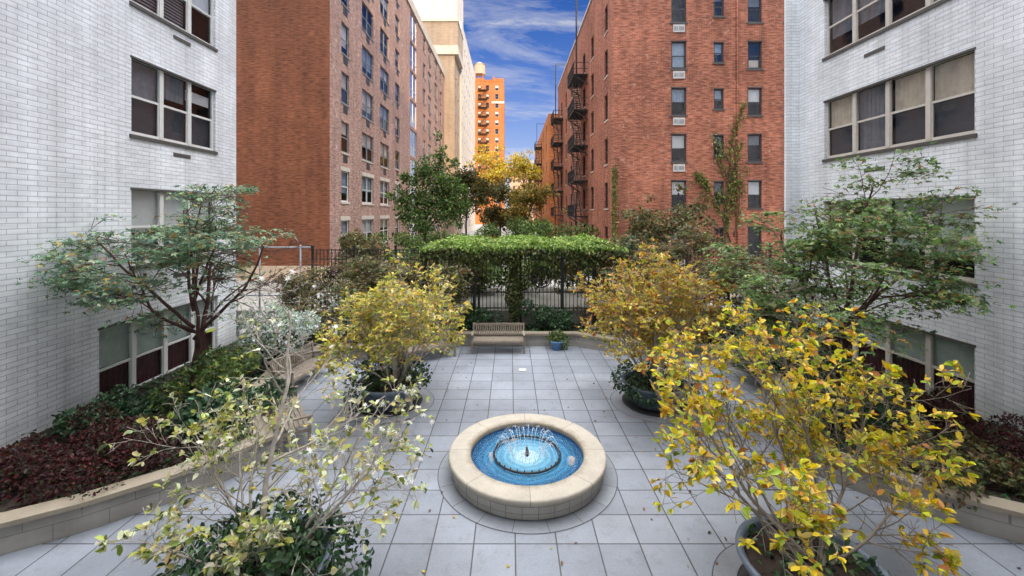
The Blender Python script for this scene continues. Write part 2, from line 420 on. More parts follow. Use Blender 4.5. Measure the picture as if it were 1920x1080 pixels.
# thin wisps ahead; bright overhead dome added out of view to fill the court
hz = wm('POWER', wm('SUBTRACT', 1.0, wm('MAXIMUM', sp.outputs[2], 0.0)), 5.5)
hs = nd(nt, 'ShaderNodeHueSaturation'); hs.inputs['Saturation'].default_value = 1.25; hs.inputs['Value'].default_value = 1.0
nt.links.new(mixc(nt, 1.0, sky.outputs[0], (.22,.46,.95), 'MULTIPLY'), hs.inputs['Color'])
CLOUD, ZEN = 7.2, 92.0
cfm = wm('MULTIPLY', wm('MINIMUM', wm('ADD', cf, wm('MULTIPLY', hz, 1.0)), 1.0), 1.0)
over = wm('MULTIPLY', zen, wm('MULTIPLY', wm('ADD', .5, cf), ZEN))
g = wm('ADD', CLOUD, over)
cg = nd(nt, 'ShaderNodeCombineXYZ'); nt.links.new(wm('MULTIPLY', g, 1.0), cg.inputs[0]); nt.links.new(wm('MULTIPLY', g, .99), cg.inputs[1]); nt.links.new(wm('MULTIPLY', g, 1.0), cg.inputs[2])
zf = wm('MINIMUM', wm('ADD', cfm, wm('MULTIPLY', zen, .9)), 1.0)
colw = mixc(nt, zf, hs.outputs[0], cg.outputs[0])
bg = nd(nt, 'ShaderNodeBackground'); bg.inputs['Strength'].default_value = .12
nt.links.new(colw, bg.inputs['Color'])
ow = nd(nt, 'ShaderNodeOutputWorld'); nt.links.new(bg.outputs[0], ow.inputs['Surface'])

sl = bpy.data.lights.new('sun', 'SUN'); sl.energy = 4.8; sl.angle = R(.5); sl.color = (1.0, .74, .46)
so = bpy.data.objects.new('sun', sl); COL.objects.link(so)
dirv = Vector((-math.sin(R(SUN_AZ))*math.cos(R(SUN_EL)), math.cos(R(SUN_AZ))*math.cos(R(SUN_EL)), -math.sin(R(SUN_EL))))
so.rotation_euler = dirv.to_track_quat('-Z', 'Y').to_euler(); so.location = (20, -60, 60)

H = 4.8
cam = bpy.data.cameras.new('camera'); co = bpy.data.objects.new('camera', cam); COL.objects.link(co)
co.location = (0, 0, H); co.rotation_euler = (R(90), 0, 0)
cam.sensor_width = 36; cam.lens = 398/951.1*36; cam.shift_y = -69.5/951.1; cam.shift_x = .0015
cam.clip_start = .05; cam.clip_end = 3000
scene.camera = co
scene.view_settings.view_transform = 'Standard'; scene.view_settings.look = 'None'; scene.view_settings.exposure = 0
scene.render.engine = 'CYCLES'; scene.cycles.max_bounces = 8; scene.cycles.transparent_max_bounces = 12
scene.cycles.use_denoising = True
try: scene.cycles.denoiser = 'OPENIMAGEDENOISE'
except Exception: pass

# ------------------------------------------------------------------ ground
def sheet(name, x0, x1, y0, y1, z, m):
    b = MB(); b.poly([(x0,y0,z),(x1,y0,z),(x1,y1,z),(x0,y1,z)])
    return tag(b.build(name, m), kind='structure')
sheet('ground', -900, 900, -300, 1500, -.05, M['asphalt'])
sheet('plaza', -9.6, 10.4, -.5, 15.8, 0.0, M['paving'])
b = MB(); b.box(-30, 30, 17.15, 190, -.04, .9); tag(b.build('alley', M['alley']), kind='structure')
# rings let into the paving round the fountain and the pots
def ring(name, cx, cy, r0, r1, m):
    b = MB(); b.lathe([(r0,0.004),(r1,0.004)], 96, (cx,cy)); b.lathe([(r1,0.0045),(r1+.014,0.0045)], 96, (cx,cy), m=1)
    return tag(b.build(name, [m, M['joint']]), kind='structure')
ring('paving', FX, FY, 1.0, 1.645, M['ring_paving'])
POTS = [(3.65,5.2),(-3.04,5.2),(-3.04,10.85),(3.65,10.85)]
for (px,py) in POTS: ring('paving', px, py, .3, 1.08, M['pot_ring'])
b = MB(); b.box(.24,.50,13.0,13.24,.003,.007); b.box(.26,.48,13.02,13.22,.006,.010,1)
tag(b.build('drain_cover', [M['frame_grey'], M['ac_white']]), 'small pale square drain cover set in the grey paving before the central bench', 'drain cover')

# ------------------------------------------------------------------ planter wall and beds
mir = lambda p: (2*FX - p[0], p[1])
left = [(-9.55,5.15),(-8.2,5.55),(-7.2,5.98),(-6.45,6.43),(-5.62,7.12),(-5.1,7.7),(-4.66,8.33)]
left2 = [(-5.15,9.1),(-5.75,10.0),(-6.25,10.9),(-6.5,12.0),(-6.45,13.0),(-6.1,13.9),(-4.35,14.0),(-2.9,14.75),(-1.75,15.45)]
line = left + left2
line = line + [mir(p) for p in reversed(line)]
def offset_line(pts, d):
    out = []
    for i, p in enumerate(pts):
        a = Vector(pts[max(i-1,0)]); b_ = Vector(pts[min(i+1,len(pts)-1)]); t = (b_-a).normalized()
        nrm = Vector((-t.y, t.x))
        s = 1.0
        if 0 < i < len(pts)-1:
            t1 = (Vector(p)-a).normalized(); c = max(.5, t.dot(t1)); s = 1/c
        out.append((p[0]+nrm.x*d*s, p[1]+nrm.y*d*s))
    return out
def strip(mb, A, B, z0, z1, m=0):
    n = len(A)
    for i in range(n-1):
        a, a2, c, c2 = A[i], A[i+1], B[i], B[i+1]
        mb.poly([(*a,z0),(*a2,z0),(*a2,z1),(*a,z1)], m)
        mb.poly([(*c2,z0),(*c,z0),(*c,z1),(*c2,z1)], m)
        mb.poly([(*a,z1),(*a2,z1),(*c2,z1),(*c,z1)], m)
        mb.poly([(*c,z0),(*c2,z0),(*a2,z0),(*a,z0)], m)
    for i in (0, n-1):
        mb.poly([(*A[i],z0),(*B[i],z0),(*B[i],z1),(*A[i],z1)], m)
pw = thing('planter_wall', 'low buff stone planter wall zigzagging round the whole paved court under the beds', 'wall', (line[0][0], line[0][1], 0))
off = (-line[0][0], -line[0][1], 0)
b = MB(); strip(b, offset_line(line, 0), offset_line(line, .22), 0, .40); b.build('wall', M['wall_face'], pw, off)
b = MB(); strip(b, offset_line(line, -.05), offset_line(line, .27), .40, .47); b.build('coping', M['wall_coping'], pw, off)
inner = offset_line(line, .2)
polyb = inner + [(10.38,17.1),(-9.58,17.1)]
tri = tessellate_polygon([[Vector((x,y,0)) for x,y in polyb]])
b = MB()
for t in tri: b.poly([(polyb[i][0], polyb[i][1], .33) for i in t])
tag(b.build('soil', M['soil']), kind='structure')
def in_poly(x, y, poly):
    r = False; j = len(poly)-1
    for i in range(len(poly)):
        xi, yi = poly[i]; xj, yj = poly[j]
        if (yi > y) != (yj > y) and x < (xj-xi)*(y-yi)/(yj-yi)+xi: r = not r
        j = i
    return r

# ------------------------------------------------------------------ facades and windows
class Facade:
    """face 'S' looks at the camera, 'E' looks to +x, 'W' looks to -x"""
    def __init__(self, root, face, plane):
        self.root, self.face, self.plane = root, face, plane
        self.rot = {'S':0, 'E':R(90), 'W':R(-90)}[face]
    def w(self, a, d, z):
        if self.face == 'S': return (a, self.plane+d, z)
        if self.face == 'E': return (self.plane-d, a, z)
        return (self.plane+d, a, z)
    def local(self, a0, a1, z, d=0.0):
        """origin for a template whose local x runs 0..w"""
        p = Vector(self.w(a1 if self.face == 'W' else a0, d, z))
        return p - self.root.location
    def wall(self, a0, a1, z0, z1, openings, mats, name='wall', niche=.6):
        mb = MB()
        A = sorted({a0,a1,*[o[0] for o in openings],*[o[1] for o in openings]})
        Z = sorted({z0,z1,*[o[2] for o in openings],*[o[3] for o in openings]})
        L = self.root.location
        q = lambda pts, m: mb.poly([tuple(Vector(self.w(*p))-L) for p in pts], m)
        for i in range(len(A)-1):
            am = (A[i]+A[i+1])/2
            cols = [o for o in openings if o[0] < am < o[1]]
            k0 = 0
            while k0 < len(Z)-1:
                zm = (Z[k0]+Z[k0+1])/2
                if any(o[2] < zm < o[3] for o in cols): k0 += 1; continue
                k1 = k0
                while k1+1 < len(Z)-1 and not any(o[2] < (Z[k1+1]+Z[k1+2])/2 < o[3] for o in cols): k1 += 1
                q([(A[i],0,Z[k0]),(A[i+1],0,Z[k0]),(A[i+1],0,Z[k1+1]),(A[i],0,Z[k1+1])], 0)
                k0 = k1+1
        for (o0,o1,oz0,oz1) in openings:
            n0 = .14
            for (da, db, mm) in ((0,n0,0),(n0,niche,1)):
                q([(o0,da,oz0),(o0,db,oz0),(o0,db,oz1),(o0,da,oz1)], mm)
                q([(o1,db,oz0),(o1,da,oz0),(o1,da,oz1),(o1,db,oz1)], mm)
                q([(o0,da,oz1),(o0,db,oz1),(o1,db,oz1),(o1,da,oz1)], mm)
                q([(o0,da,oz0),(o1,da,oz0),(o1,db,oz0),(o0,db,oz0)], mm)
            q([(o0,niche,oz0),(o1,niche,oz0),(o1,niche,oz1),(o0,niche,oz1)], 1)
        return mb.build(name, mats, self.root)
    def put(self, me_name, me, a0, a1, z, d=0.0, parent=None):
        return link(me_name, me, self.root, self.local(a0,a1,z,d), self.rot)

_cache = {}
def tmpl(key, fn):
    if key not in _cache:
        mb, mats = fn(); me = bpy.data.meshes.new(key[0])
        me.from_pydata(mb.v, [], mb.f)
        for mt in mats: me.materials.append(mt)
        me.polygons.foreach_set('material_index', mb.m); me.update()
        _cache[key] = me
    return _cache[key]

def win_frame(w, h, cols, split, fr, mull, mat, depth=.06):
    """double-hung sashes side by side; origin at the bottom left of the opening"""
    def f():
        mb = MB(); y0, y1 = .08, .08+depth
        mb.box(0.002,w-.002,y0,y1,0.002,fr); mb.box(.002,w-.002,y0,y1,h-fr,h-.002)
        mb.box(.002,fr,y0,y1,fr,h-fr); mb.box(w-fr,w-.002,y0,y1,fr,h-fr)
        cw = (w-2*fr-(cols-1)*mull)/cols
        for c in range(cols):
            x0 = fr+c*(cw+mull)
            if c: mb.box(x0-mull, x0, y0-.012, y1, fr, h-fr)
            if split:
                zs = h*split
                mb.box(x0, x0+cw, y0+.01, y1-.005, zs-.03, zs+.03)
                s = min(.03, fr*.6)                     # lower sash stiles
                mb.box(x0, x0+s, y0+.014, y1-.008, fr, zs-.03); mb.box(x0+cw-s, x0+cw, y0+.014, y1-.008, fr, zs-.03)
                mb.box(x0+s, x0+cw-s, y0+.014, y1-.008, fr, fr+.045)
        return mb, [mat]
    return tmpl(('window', w, h, cols, split, fr, mat.name), f)
def win_pane(w, h, fr, mat):
    def f():
        mb = MB(); y = .08+.035
        mb.poly([(fr*.5,y,fr*.5),(w-fr*.5,y,fr*.5),(w-fr*.5,y,h-fr*.5),(fr*.5,y,h-fr*.5)])
        return mb, [mat]
    return tmpl(('pane', w, h, fr, mat.name), f)
def win_blind(x0, x1, z0, z1, mat, folds=False, slats=False):
    def f():
        mb = MB(); y = .20
        if folds:
            n = max(4, int((x1-x0)/.07))
            for i in range(n):
                a, c = x0+(x1-x0)*i/n, x0+(x1-x0)*(i+1)/n
                ya, yc = y+(.025 if i%2 else 0), y+(.025 if (i+1)%2 else 0)
                mb.poly([(a,ya,z0),(c,yc,z0),(c,yc,z1),(a,ya,z1)])
        elif slats:
            n = max(3, int((z1-z0)/.09))
            for i in range(n):
                za, zc = z0+(z1-z0)*i/n, z0+(z1-z0)*(i+.8)/n
                mb.poly([(x0,y,za),(x1,y,za),(x1,y+.03,zc),(x0,y+.03,zc)])
        else:
            mb.box(x0, x1, y, y+.008, z0, z1)
        return mb, [mat]
    return tmpl(('blind', round(x0,2), round(x1,2), round(z0,2), round(z1,2), mat.name, folds, slats), f)

def window(fc, a0, a1, z0, z1, cols=1, split=.5, fr=.05, mull=.09, mat=None, glass=None, blinds=()):
    w, h = round(a1-a0,3), round(z1-z0,3)
    o = fc.put('window', win_frame(w,h,cols,split,fr,mull,mat), a0, a1, z0)
    p = link('pane', win_pane(w,h,fr,glass or M['glass_dim']), o)
    for (x0,x1,b0,b1,bm,kind) in blinds:
        if fc.face == 'W': x0, x1 = w-x1, w-x0
        link('blind', win_blind(x0,x1,b0,b1,bm, kind=='folds', kind=='slats'), o)
    return o

def slab(fc, name, a0, a1, z0, z1, d0, d1, mat):
    """box between depths d0 (outside, negative) and d1 on a facade"""
    w, h = round(a1-a0,3), round(z1-z0,3)
    def f():
        mb = MB(); mb.box(0,w,d0,d1,0,h); return mb, [mat]
    return fc.put(name, tmpl((name,w,h,d0,d1,mat.name), f), a0, a1, z0)

def shell(root, x0, x1, y0, y1, z0, z1, mats, skip=(), name='rear_wall', roof='roof'):
    """closing walls and the flat roof"""
    L = root.location; mb = MB()
    q = lambda pts: mb.poly([tuple(Vector(p)-L) for p in pts])
    if 'S' not in skip: q([(x0,y0,z0),(x1,y0,z0),(x1,y0,z1),(x0,y0,z1)])
    if 'N' not in skip: q([(x1,y1,z0),(x0,y1,z0),(x0,y1,z1),(x1,y1,z1)])
    if 'E' not in skip: q([(x1,y0,z0),(x1,y1,z0),(x1,y1,z1),(x1,y0,z1)])
    if 'W' not in skip: q([(x0,y1,z0),(x0,y0,z0),(x0,y0,z1),(x0,y1,z1)])
    mb.build(name, mats[0], root)
    mb = MB(); q([(x0,y0,z1-.01),(x1,y0,z1-.01),(x1,y1,z1-.01),(x0,y1,z1-.01)]); mb.build(roof, mats[1], root)

# ---- white brick wing on the left
XL = -9.6
wl = thing('white_brick_building', 'white brick apartment wing along the left edge with three-light windows', 'building', (XL, 15.0, 0))
fl = Facade(wl, 'E', XL)
rows_l = [(.22,2.12),(3.45,5.45),(6.80,8.80),(10.15,12.15),(13.5,15.4)]
op = [(10.0,14.05,*rows_l[0])] + [(10.85,13.95,*r) for r in rows_l[1:]] + [(2.6,6.9,*r) for r in rows_l]
fl.wall(-.45, 15.0, -.03, 17, op, [M['white_brick'], M['dark_room']])
def white_window(fc, a0, a1, r, cols, split, mat, bl):
    w, h = a1-a0, r[1]-r[0]
    o = window(fc, a0, a1, r[0], r[1], cols, split, .055, .13, mat, None, bl)
    slab(fc, 'lintel', a0-.03, a1+.03, r[1]-.055, r[1]-.001, -.012, .07, M['lintel_dark'])
    slab(fc, 'sill', a0-.06, a1+.06, r[0]-.09, r[0]+.001, -.04, .075, M['lintel_dark'])
for k, r in enumerate(rows_l):
    h = r[1]-r[0]
    if k == 0:
        bl = [(.05,4.0,h*.46,h-.05,M['blind_green'],''), (.05,4.0,.05,h*.44,M['blind_maroon'],'folds')]
        white_window(fl, 10.0, 14.05, r, 4, .45, M['frame_light'], bl)
    elif k == 1:
        white_window(fl, 10.85, 13.95, r, 3, .5, M['frame_light'], [(.05,3.05,h*.42,h-.05,M['blind_white'],''),(.05,2.0,.05,h*.4,M['blind_grey'],'folds')])
    elif k == 2:
        white_window(fl, 10.85, 13.95, r, 3, .5, M['frame_light'], [(.05,3.05,.05,h*.5,M['screen'],''),(.05,1.02,h*.5,h-.05,M['blind_grey'],''),(1.06,2.02,h*.62,h-.05,M['blind_grey'],'folds'),(2.06,3.05,h*.7,h*.86,M['blind_white'],'')])  # white band in the last pane paints in a reflected strip of light
    else:
        white_window(fl, 10.85, 13.95, r, 3, .5, M['frame_light'], [(.05,2.0,.05,h-.05,M['blind_grey'],'slats'),(2.1,3.05,h*.5,h-.05,M['blind_white'],'')])
    white_window(fl, 2.6, 6.9, r, 4, .5, M['frame_light'], [(.05,2.1,h*.4,h-.05,M['blind_cream'],'folds')])
for z in (2.95, 6.42, 9.78):
    slab(fl, 'vent_grille', 12.2, 12.85, z, z+.11, -.012, .02, M['lintel_dark'])
shell(wl, XL-12, XL, -.45, 15.0, -.03, 17, [M['white_brick'], M['roof']], skip=('E',))
# unseen block behind the viewpoint joining the wings, shaped to shade the court
b = MB(); b.box(-16-XL, 26-XL, -14-15.0, -.5-15.0, -.03, 32); b.build('rear_shade_block', M['white_brick'], wl)

# ---- white brick wing on the right
XR = 10.4
wr = thing('white_brick_building', 'white brick apartment wing along the right edge with four-light windows and warm grey frames', 'building', (XR, 15.44, 0))
frr = Facade(wr, 'W', XR)
rows_r = [(-.02,1.85),(3.22,5.2),(6.58,8.52),(9.93,11.87),(13.28,15.2)]
op = [(9.6,14.2,max(r[0],.12),r[1]) for r in rows_r] + [(3.0,7.2,max(r[0],.12),r[1]) for r in rows_r]
frr.wall(-.45, 15.44, -.03, 17, op, [M['white_brick'], M['dark_room']])
for k, r in enumerate(rows_r):
    r = (max(r[0],.12), r[1]); h = r[1]-r[0]
    W_ = 4.6
    if k == 0: bl = [(.05,W_-.05,h*.46,h-.05,M['blind_green'],''), (.05,W_-.05,.05,h*.44,M['blind_maroon'],'folds')]
    elif k == 1: bl = [(.05,2.2,h*.3,h-.05,M['blind_green'],''),(2.3,W_-.05,h*.45,h-.05,M['blind_cream'],'folds')]
    elif k == 2: bl = [(.05,1.1,h*.5,h-.05,M['blind_cream'],'folds'),(1.15,2.2,h*.5,h-.05,M['blind_cream'],'folds'),(2.3,3.4,h*.06,h-.05,M['blind_grey'],'folds'),(3.45,W_-.05,h*.5,h-.05,M['blind_cream'],'folds'),(.05,2.2,.05,h*.48,M['screen'],''),(3.45,W_-.05,.05,h*.48,M['screen'],'')]
    else: bl = [(.05,1.1,.05,h-.05,M['blind_grey'],''),(1.15,2.2,h*.5,h-.05,M['blind_cream'],'folds'),(2.3,4.5,h*.3,h-.05,M['blind_grey'],'folds')]
    white_window(frr, 9.6, 14.2, r, 4, .5, M['frame_warm'], bl)
    white_window(frr, 3.0, 7.2, r, 4, .5, M['frame_warm'], bl[:1])
for z in (6.0, 9.35, 2.7):
    slab(frr, 'vent_grille', 11.9, 12.6, z, z+.11, -.012, .02, M['lintel_dark'])
shell(wr, XR, XR+12, -.45, 15.44, -.03, 17, [M['white_brick'], M['roof']], skip=('W',))
b = MB(); b.box(9.94-XR, 12-XR, .003, .12, -.03, 17); b.build('corner_pier', M['white_brick'], wr)

# ---- left brick block: blank gable towards the court, long facade along the alley
XB, YB = -10.46, 24.8
lb = thing('brick_building', 'brown brick block at left with a blank gable and a long mauve window facade', 'building', (XB, YB, 0))
gs = Facade(lb, 'S', YB); ge = Facade(lb, 'E', XB)
gs.wall(-26, XB, 1.75, 27.3, [], [M['gable_brick'], M['dark_room']], 'gable_wall')
slab(gs, 'base_course', -26, XB, -.03, 1.75, -.03, .2, M['beige_base'])
cols = [(26.5,27.8,1.95,1),(30.2,32.7,1.95,2),(34.4,36.9,1.95,2),(38.9,40.4,1.7,1),(44.7,47.8,2.75,2),(51.4,52.8,1.8,1),(54.4,56.6,1.95,2),(59.0,61.2,1.95,2),(63.4,65.0,1.8,1)]
tops = [4.35+3.1*i for i in range(8)]
op = []
for ci,(a0,a1,h,nc) in enumerate(cols):
    for ri, zt in enumerate(tops):
        if ri == 7 and ci != 4: pass
        if zt > 26.2: continue
        op.append((a0,a1,round(zt-h,3),round(zt,3)))
ge.wall(YB, 67.5, -.03, 26.3, op, [M['facade_brick'], M['dark_room']], 'facade_wall')
rr = random.Random(3)
for (a0,a1,z0,z1) in op:
    ci = [c[0] for c in cols].index(a0); ri = round((z1-4.35)/3.1)
    h = z1-z0; w = a1-a0
    bl = []
    if ci == 4: bl = [(.05,w-.05,.05,h-.05,M['blind_white'],'')]
    else:
        pick = rr.random()
        bm = rr.choice([M['blind_white'],M['blind_white'],M['blind_white'],M['blind_cream'],M['blind_blue']])
        cov = rr.choice([.45,.5,.55,.3,.62])
        if pick < .88: bl = [(.04,w-.04,h*cov,h-.04,bm,'')]
    lowr = ri <= 1
    window(ge, a0, a1, z0, z1, cols[ci][3], .5 if ci != 4 else .33, .06, .08, M['frame_light'] if (lowr or ci == 4) else M['frame_grey'], M['glass_sky'] if ci == 4 else M['glass_dim'], bl)
    if ri <= 1 and ci < 7:
        slab(ge, 'lintel', a0-.12, a1+.12, z1+.002, z1+.27, -.02, .05, M['limestone'])
        slab(ge, 'sill', a0-.08, a1+.08, z0-.12, z0-.002, -.05, .05, M['limestone'])
    elif ci != 4:
        slab(ge, 'sill', a0-.05, a1+.05, z0-.09, z0-.002, -.04, .05, M['limestone'] if ri == 2 else M['frame_grey'])
        if ci in (0,1,2,3,6,7) and ri >= 2:
            am = (a0+a1)/2
            slab(ge, 'vent_grille', am-.35, am+.35, z0-.62, z0-.14, -.015, .03, M['frame_dark'])
slab(ge, 'cornice', YB-.1, 67.6, 26.3, 27.3, -.12, .4, M['limestone'])
shell(lb, -26, XB, YB, 67.5, -.03, 27.25, [M['facade_brick'], M['roof']], skip=('S','E'))

# ---- right brick block
XQ, YQ = 6.33, 26.8
rb = thing('brick_building', 'red brick apartment block at right with dark windows, fire escapes and climbing vine', 'building', (XQ, YQ, 0))
qs = Facade(rb, 'S', YQ); qw = Facade(rb, 'W', XQ)
qtops = [1.02+2.905*i for i in range(1,7)]
op = []; spec = []
def mpx(u): return (u-399)*26.8/398
for ri, zt in enumerate(qtops):
    op.append((10.06,11.0,round(zt-1.72,3),round(zt,3))); spec.append(('A',ri))
    zt2 = zt-.06
    op.append((12.72,13.34,round(zt2-1.28,3),round(zt2,3))); spec.append(('B',ri))
    op.append((14.84,15.72,round(zt-1.72,3),round(zt,3))); spec.append(('C',ri))
    op.append((17.1,18.0,round(zt-1.72,3),round(zt,3))); spec.append(('D',ri))
qs.wall(XQ, 24, -.03, 21.4, op, [M['red_brick'], M['dark_room']], 'front_wall')
ac_me = None
for (a0,a1,z0,z1),(c,ri) in zip(op, spec):
    w, h = a1-a0, z1-z0
    bl = []
    if c == 'A' and ri in (1,2,3,4): bl = [(.04,w-.04,h*(.5 if ri != 4 else .1),h-.04,M['blind_blue'] if ri >= 3 else M['blind_white'],'folds' if ri == 3 else '')]
    if c == 'A' and ri == 0: bl = [(.04,w-.04,h*.5,h-.04,M['blind_grey'],'')]
    if c == 'B' and ri in (4,3): bl = [(.04,w-.04,h*.45,h-.04,M['blind_blue'],'')]
    if c == 'B' and ri in (1,2,5): bl = [(.04,w-.04,h*(.3+.1*ri),h-.04,M['blind_grey'],'')]
    if c == 'B' and ri == 0: bl = [(w*.22,w*.78,h*.3,h*.72,M['blind_red'],'')]
    if c == 'C' and ri in (2,5): bl = [(.04,w-.04,h*.62,h-.04,M['blind_grey'],'')]
    if c == 'D': bl = [(.04,w-.04,h*(.3+.08*ri),h-.04,M['blind_white'],'')]
    if c == 'C' and ri in (1,3): bl = [(.04,w-.04,h*.5,h-.04,M['blind_white'],'')]
    if c == 'C' and ri == 4: bl = [(.1,w-.1,.1,h*.35,M['blind_cream'],'')]
    window(qs, a0, a1, z0, z1, 1, .48, .075, .08, M['frame_dark'], None, bl)
    slab(qs, 'sill', a0-.08, a1+.08, z0-.1, z0-.002, -.05, .05, M['lintel_dark'])
    slab(qs, 'lintel', a0-.06, a1+.06, z1+.002, z1+.06, -.012, .05, M['lintel_dark'])
    if c == 'A':
        def acf():
            mb = MB(); W_, H_ = .72, .46
            mb.box(0,W_,-.07,.02,0,H_); 
            mb.box(.06,W_*.42,-.075,-.06,.1,H_-.1,1); mb.box(W_*.5,W_-.06,-.075,-.06,.1,H_-.1,1)
            for i in range(5): mb.box(W_*.52,W_-.08,-.085,-.075,.12+i*.055,.135+i*.055,0)
            mb.box(.20,.235,-.085,-.07,.1,H_-.1,0)
            return mb, [M['ac_white'], M['frame_grey']]
        qs.put('air_conditioner', tmpl(('air_conditioner',), acf), a0+.1, a0+.82, z0-.62)
# ground row: small window with a red shade
# side facade towards the alley
sop = []
SC = [(27.9,28.8),(32.6,33.7),(36.3,37.4),(40.5,41.5),(44.0,45.1),(48.2,49.2),(52.5,53.6),(55.6,56.4)]
for (a0,a1) in SC:
    for zt in qtops: sop.append((a0,a1,round(zt-1.72,3),round(zt,3)))
    sop.append((a0,a1,.95,1.75))
qw.wall(YQ, 57.2, -.03, 21.4, sop, [M['red_brick'], M['dark_room']], 'side_wall')
for (a0,a1,z0,z1) in sop:
    window(qw, a0, a1, z0, z1, 1, .5, .07, .08, M['frame_dark'])
    slab(qw, 'sill', a0-.06, a1+.06, z0-.09, z0-.002, -.04, .05, M['limestone'])
slab(qs, 'parapet', XQ-.05, 24, 21.4, 21.62, -.06, .35, M['limestone']); slab(qw, 'parapet', YQ+.35, 57.2, 21.4, 21.62, -.06, .35, M['limestone'])
shell(rb, XQ, 24, YQ, 57.2, -.03, 21.4, [M['red_brick'], M['roof']], skip=('S','W'))
# rainwater pipe / pier line on the front
slab(qs, 'pier', 16.3, 24, -.03, 21.39, -.06, -.0, M['red_brick']) if False else None
b = MB(); b.tube([(14.15-XQ,-.06,1),(14.15-XQ,-.06,21.2)], .045, 8); b.build('drainpipe', M['red_brick'], rb)

def fire_escape(fc, a0, a1, levels, ztop, zroof):
    """platforms with railings, stairs between, drop ladder and roof ladder"""
    me_p = MB(); L = fc.root.location
    proj = -1.15
    rt = None
    def P(a, d, z): return tuple(Vector(fc.w(a,d,z)) - L)
    fe = None
    am = (a0+a1)/2
    first = True
    for i, z in enumerate(levels):
        mb = MB()
        for a in np.arange(a0, a1+.01, .11): mb.bar(P(a,-.03,z), P(a,proj,z), .06, .04)
        for d in (-.05, -.5, proj): mb.bar(P(a0,d,z-.05), P(a1,d,z-.05), .07, .10)
        for a in (a0+.1, a1-.1):
            mb.bar(P(a,0,z-.8), P(a,proj,z-.03), .08)
        if first:
            fe = mb.build('fire_escape', M['rust_iron'], fc.root); first = False
        else: mb.build('platform', M['rust_iron'], fe)
        mb = MB()
        for zz_ in (.45,.95):
            mb.bar(P(a0,proj,z+zz_), P(a1,proj,z+zz_), .06); mb.bar(P(a0,0,z+zz_), P(a0,proj,z+zz_), .04); mb.bar(P(a1,0,z+zz_), P(a1,proj,z+zz_), .04)
        for a in np.arange(a0, a1+.01, .2): mb.bar(P(a,proj,z), P(a,proj,z+.95), .035)
        mb.build('railing', M['rust_iron'], fe)
        if i+1 < len(levels):
            z2 = levels[i+1]; mb = MB()
            s0, s1 = (a0+.5, a1-.6)
            for d in (-.45,-.92):
                mb.bar(P(s0,d,z+.02), P(s1,d,z2), .07, .16)
                mb.bar(P(s0,d,z+.85), P(s1,d,z2+.85), .05)
            n = 12
            for k in range(n):
                t = (k+.5)/n; mb.bar(P(s0+(s1-s0)*t,-.45,z+(z2-z)*t), P(s0+(s1-s0)*t,-.92,z+(z2-z)*t), .17, .03)
            mb.build('stair', M['rust_iron'], fe)
    mb = MB()
    def ladder(a, d, za, zb):
        for s in (-.22,.22): mb.bar(P(a+s,d,za), P(a+s,d,zb), .06)
        for zz_ in np.arange(za+.15, zb, .3): mb.bar(P(a-.22,d,zz_), P(a+.22,d,zz_), .045)
    ladder(a0+.3, -.95, levels[0]-2.4, levels[0]+1.0)
    ladder(a0+.3, -.9, levels[-1], zroof+1.1)
    mb.bar(P(a0+.08,-.9,zroof+1.1), P(a0+.08,.6,zroof+1.1), .04); mb.bar(P(a0+.52,-.9,zroof+1.1), P(a0+.52,.6,zroof+1.1), .04)
    mb.build('ladder', M['rust_iron'], fe)
plv = [4.75+2.905*i for i in range(0,6)]
fire_escape(qw, 35.0, 38.8, [4.55+2.905*i for i in range(5)], 0, 21.6)
fire_escape(qw, 51.3, 55.0, [4.55+2.905*i for i in range(5)], 0, 21.6)

# ---- second right block, sunlit
ob = thing('brick_building', 'sunlit orange brick block farther along the right side of the alley', 'building', (5.5, 62, 0))
os_, ow_ = Facade(ob,'S',62), Facade(ob,'W',5.5)
os_.wall(5.5, 22, -.03, 19.2, [], [M['orange_brick'], M['dark_room']], 'front_wall')
op2 = [(a,a+1.1,z,z+1.7) for a in (65,70.5,76,81.5,87,92.5) for z in (2.2,5.1,8.0,10.9,13.8,16.5)]
ow_.wall(62, 97, -.03, 19.2, op2, [M['orange_brick'], M['dark_room']], 'side_wall')
for o_ in op2: window(ow_, *o_, 1, .5, .08, .08, M['frame_dark'])
shell(ob, 5.5, 22, 62, 97, -.03, 19.2, [M['orange_brick'], M['roof']], skip=('S','W'))
fire_escape(ow_, 74.5, 78.0, [4.7+2.9*i for i in range(5)], 0, 19.3)
# ---- beige block and white slab beyond the left brick block
bb = thing('beige_building', 'beige apartment block with an overhanging top just past the left brick block', 'building', (-8.6, 68.2, 0))
bs_, be_ = Facade(bb,'S',68.2), Facade(bb,'E',-8.9)
bs_.wall(-20, -8.9, -.03, 30, [], [M['beige_panel'], M['dark_room']], 'front_wall')
op3 = [(a,a+1.0,z,z+1.6) for a in (69.6,72.2) for z in [2+2.9*i for i in range(9)]]
be_.wall(68.2, 75, -.03, 30, op3, [M['beige_panel'], M['dark_room']], 'side_wall')
for o_ in op3: window(be_, *o_, 1, .5, .08, .08, M['frame_dark'])
b = MB(); b.box(-12,.3,-.35,6.8,30,31.4); b.box(-12,.25,-.25,6.8,31.4,35.2,1); b.box(-12,.35,-.4,6.9,35.2,35.6); b.build('penthouse', [M['limestone'], M['beige_panel']], bb)
shell(bb, -20, -8.9, 68.2, 75, -.03, 30, [M['beige_panel'], M['roof']], skip=('S','E'))
pb = thing('pale_building', 'tall pale slab block with rows of small windows catching the sun beyond the beige block', 'building', (-8.6, 75.2, 0))
pe_ = Facade(pb,'E',-8.6)
op4 = [(round(a,2),round(a+1.1,2),z,z+1.5) for a in np.arange(76.6,103,3.3) for z in [2+2.9*i for i in range(12)]]
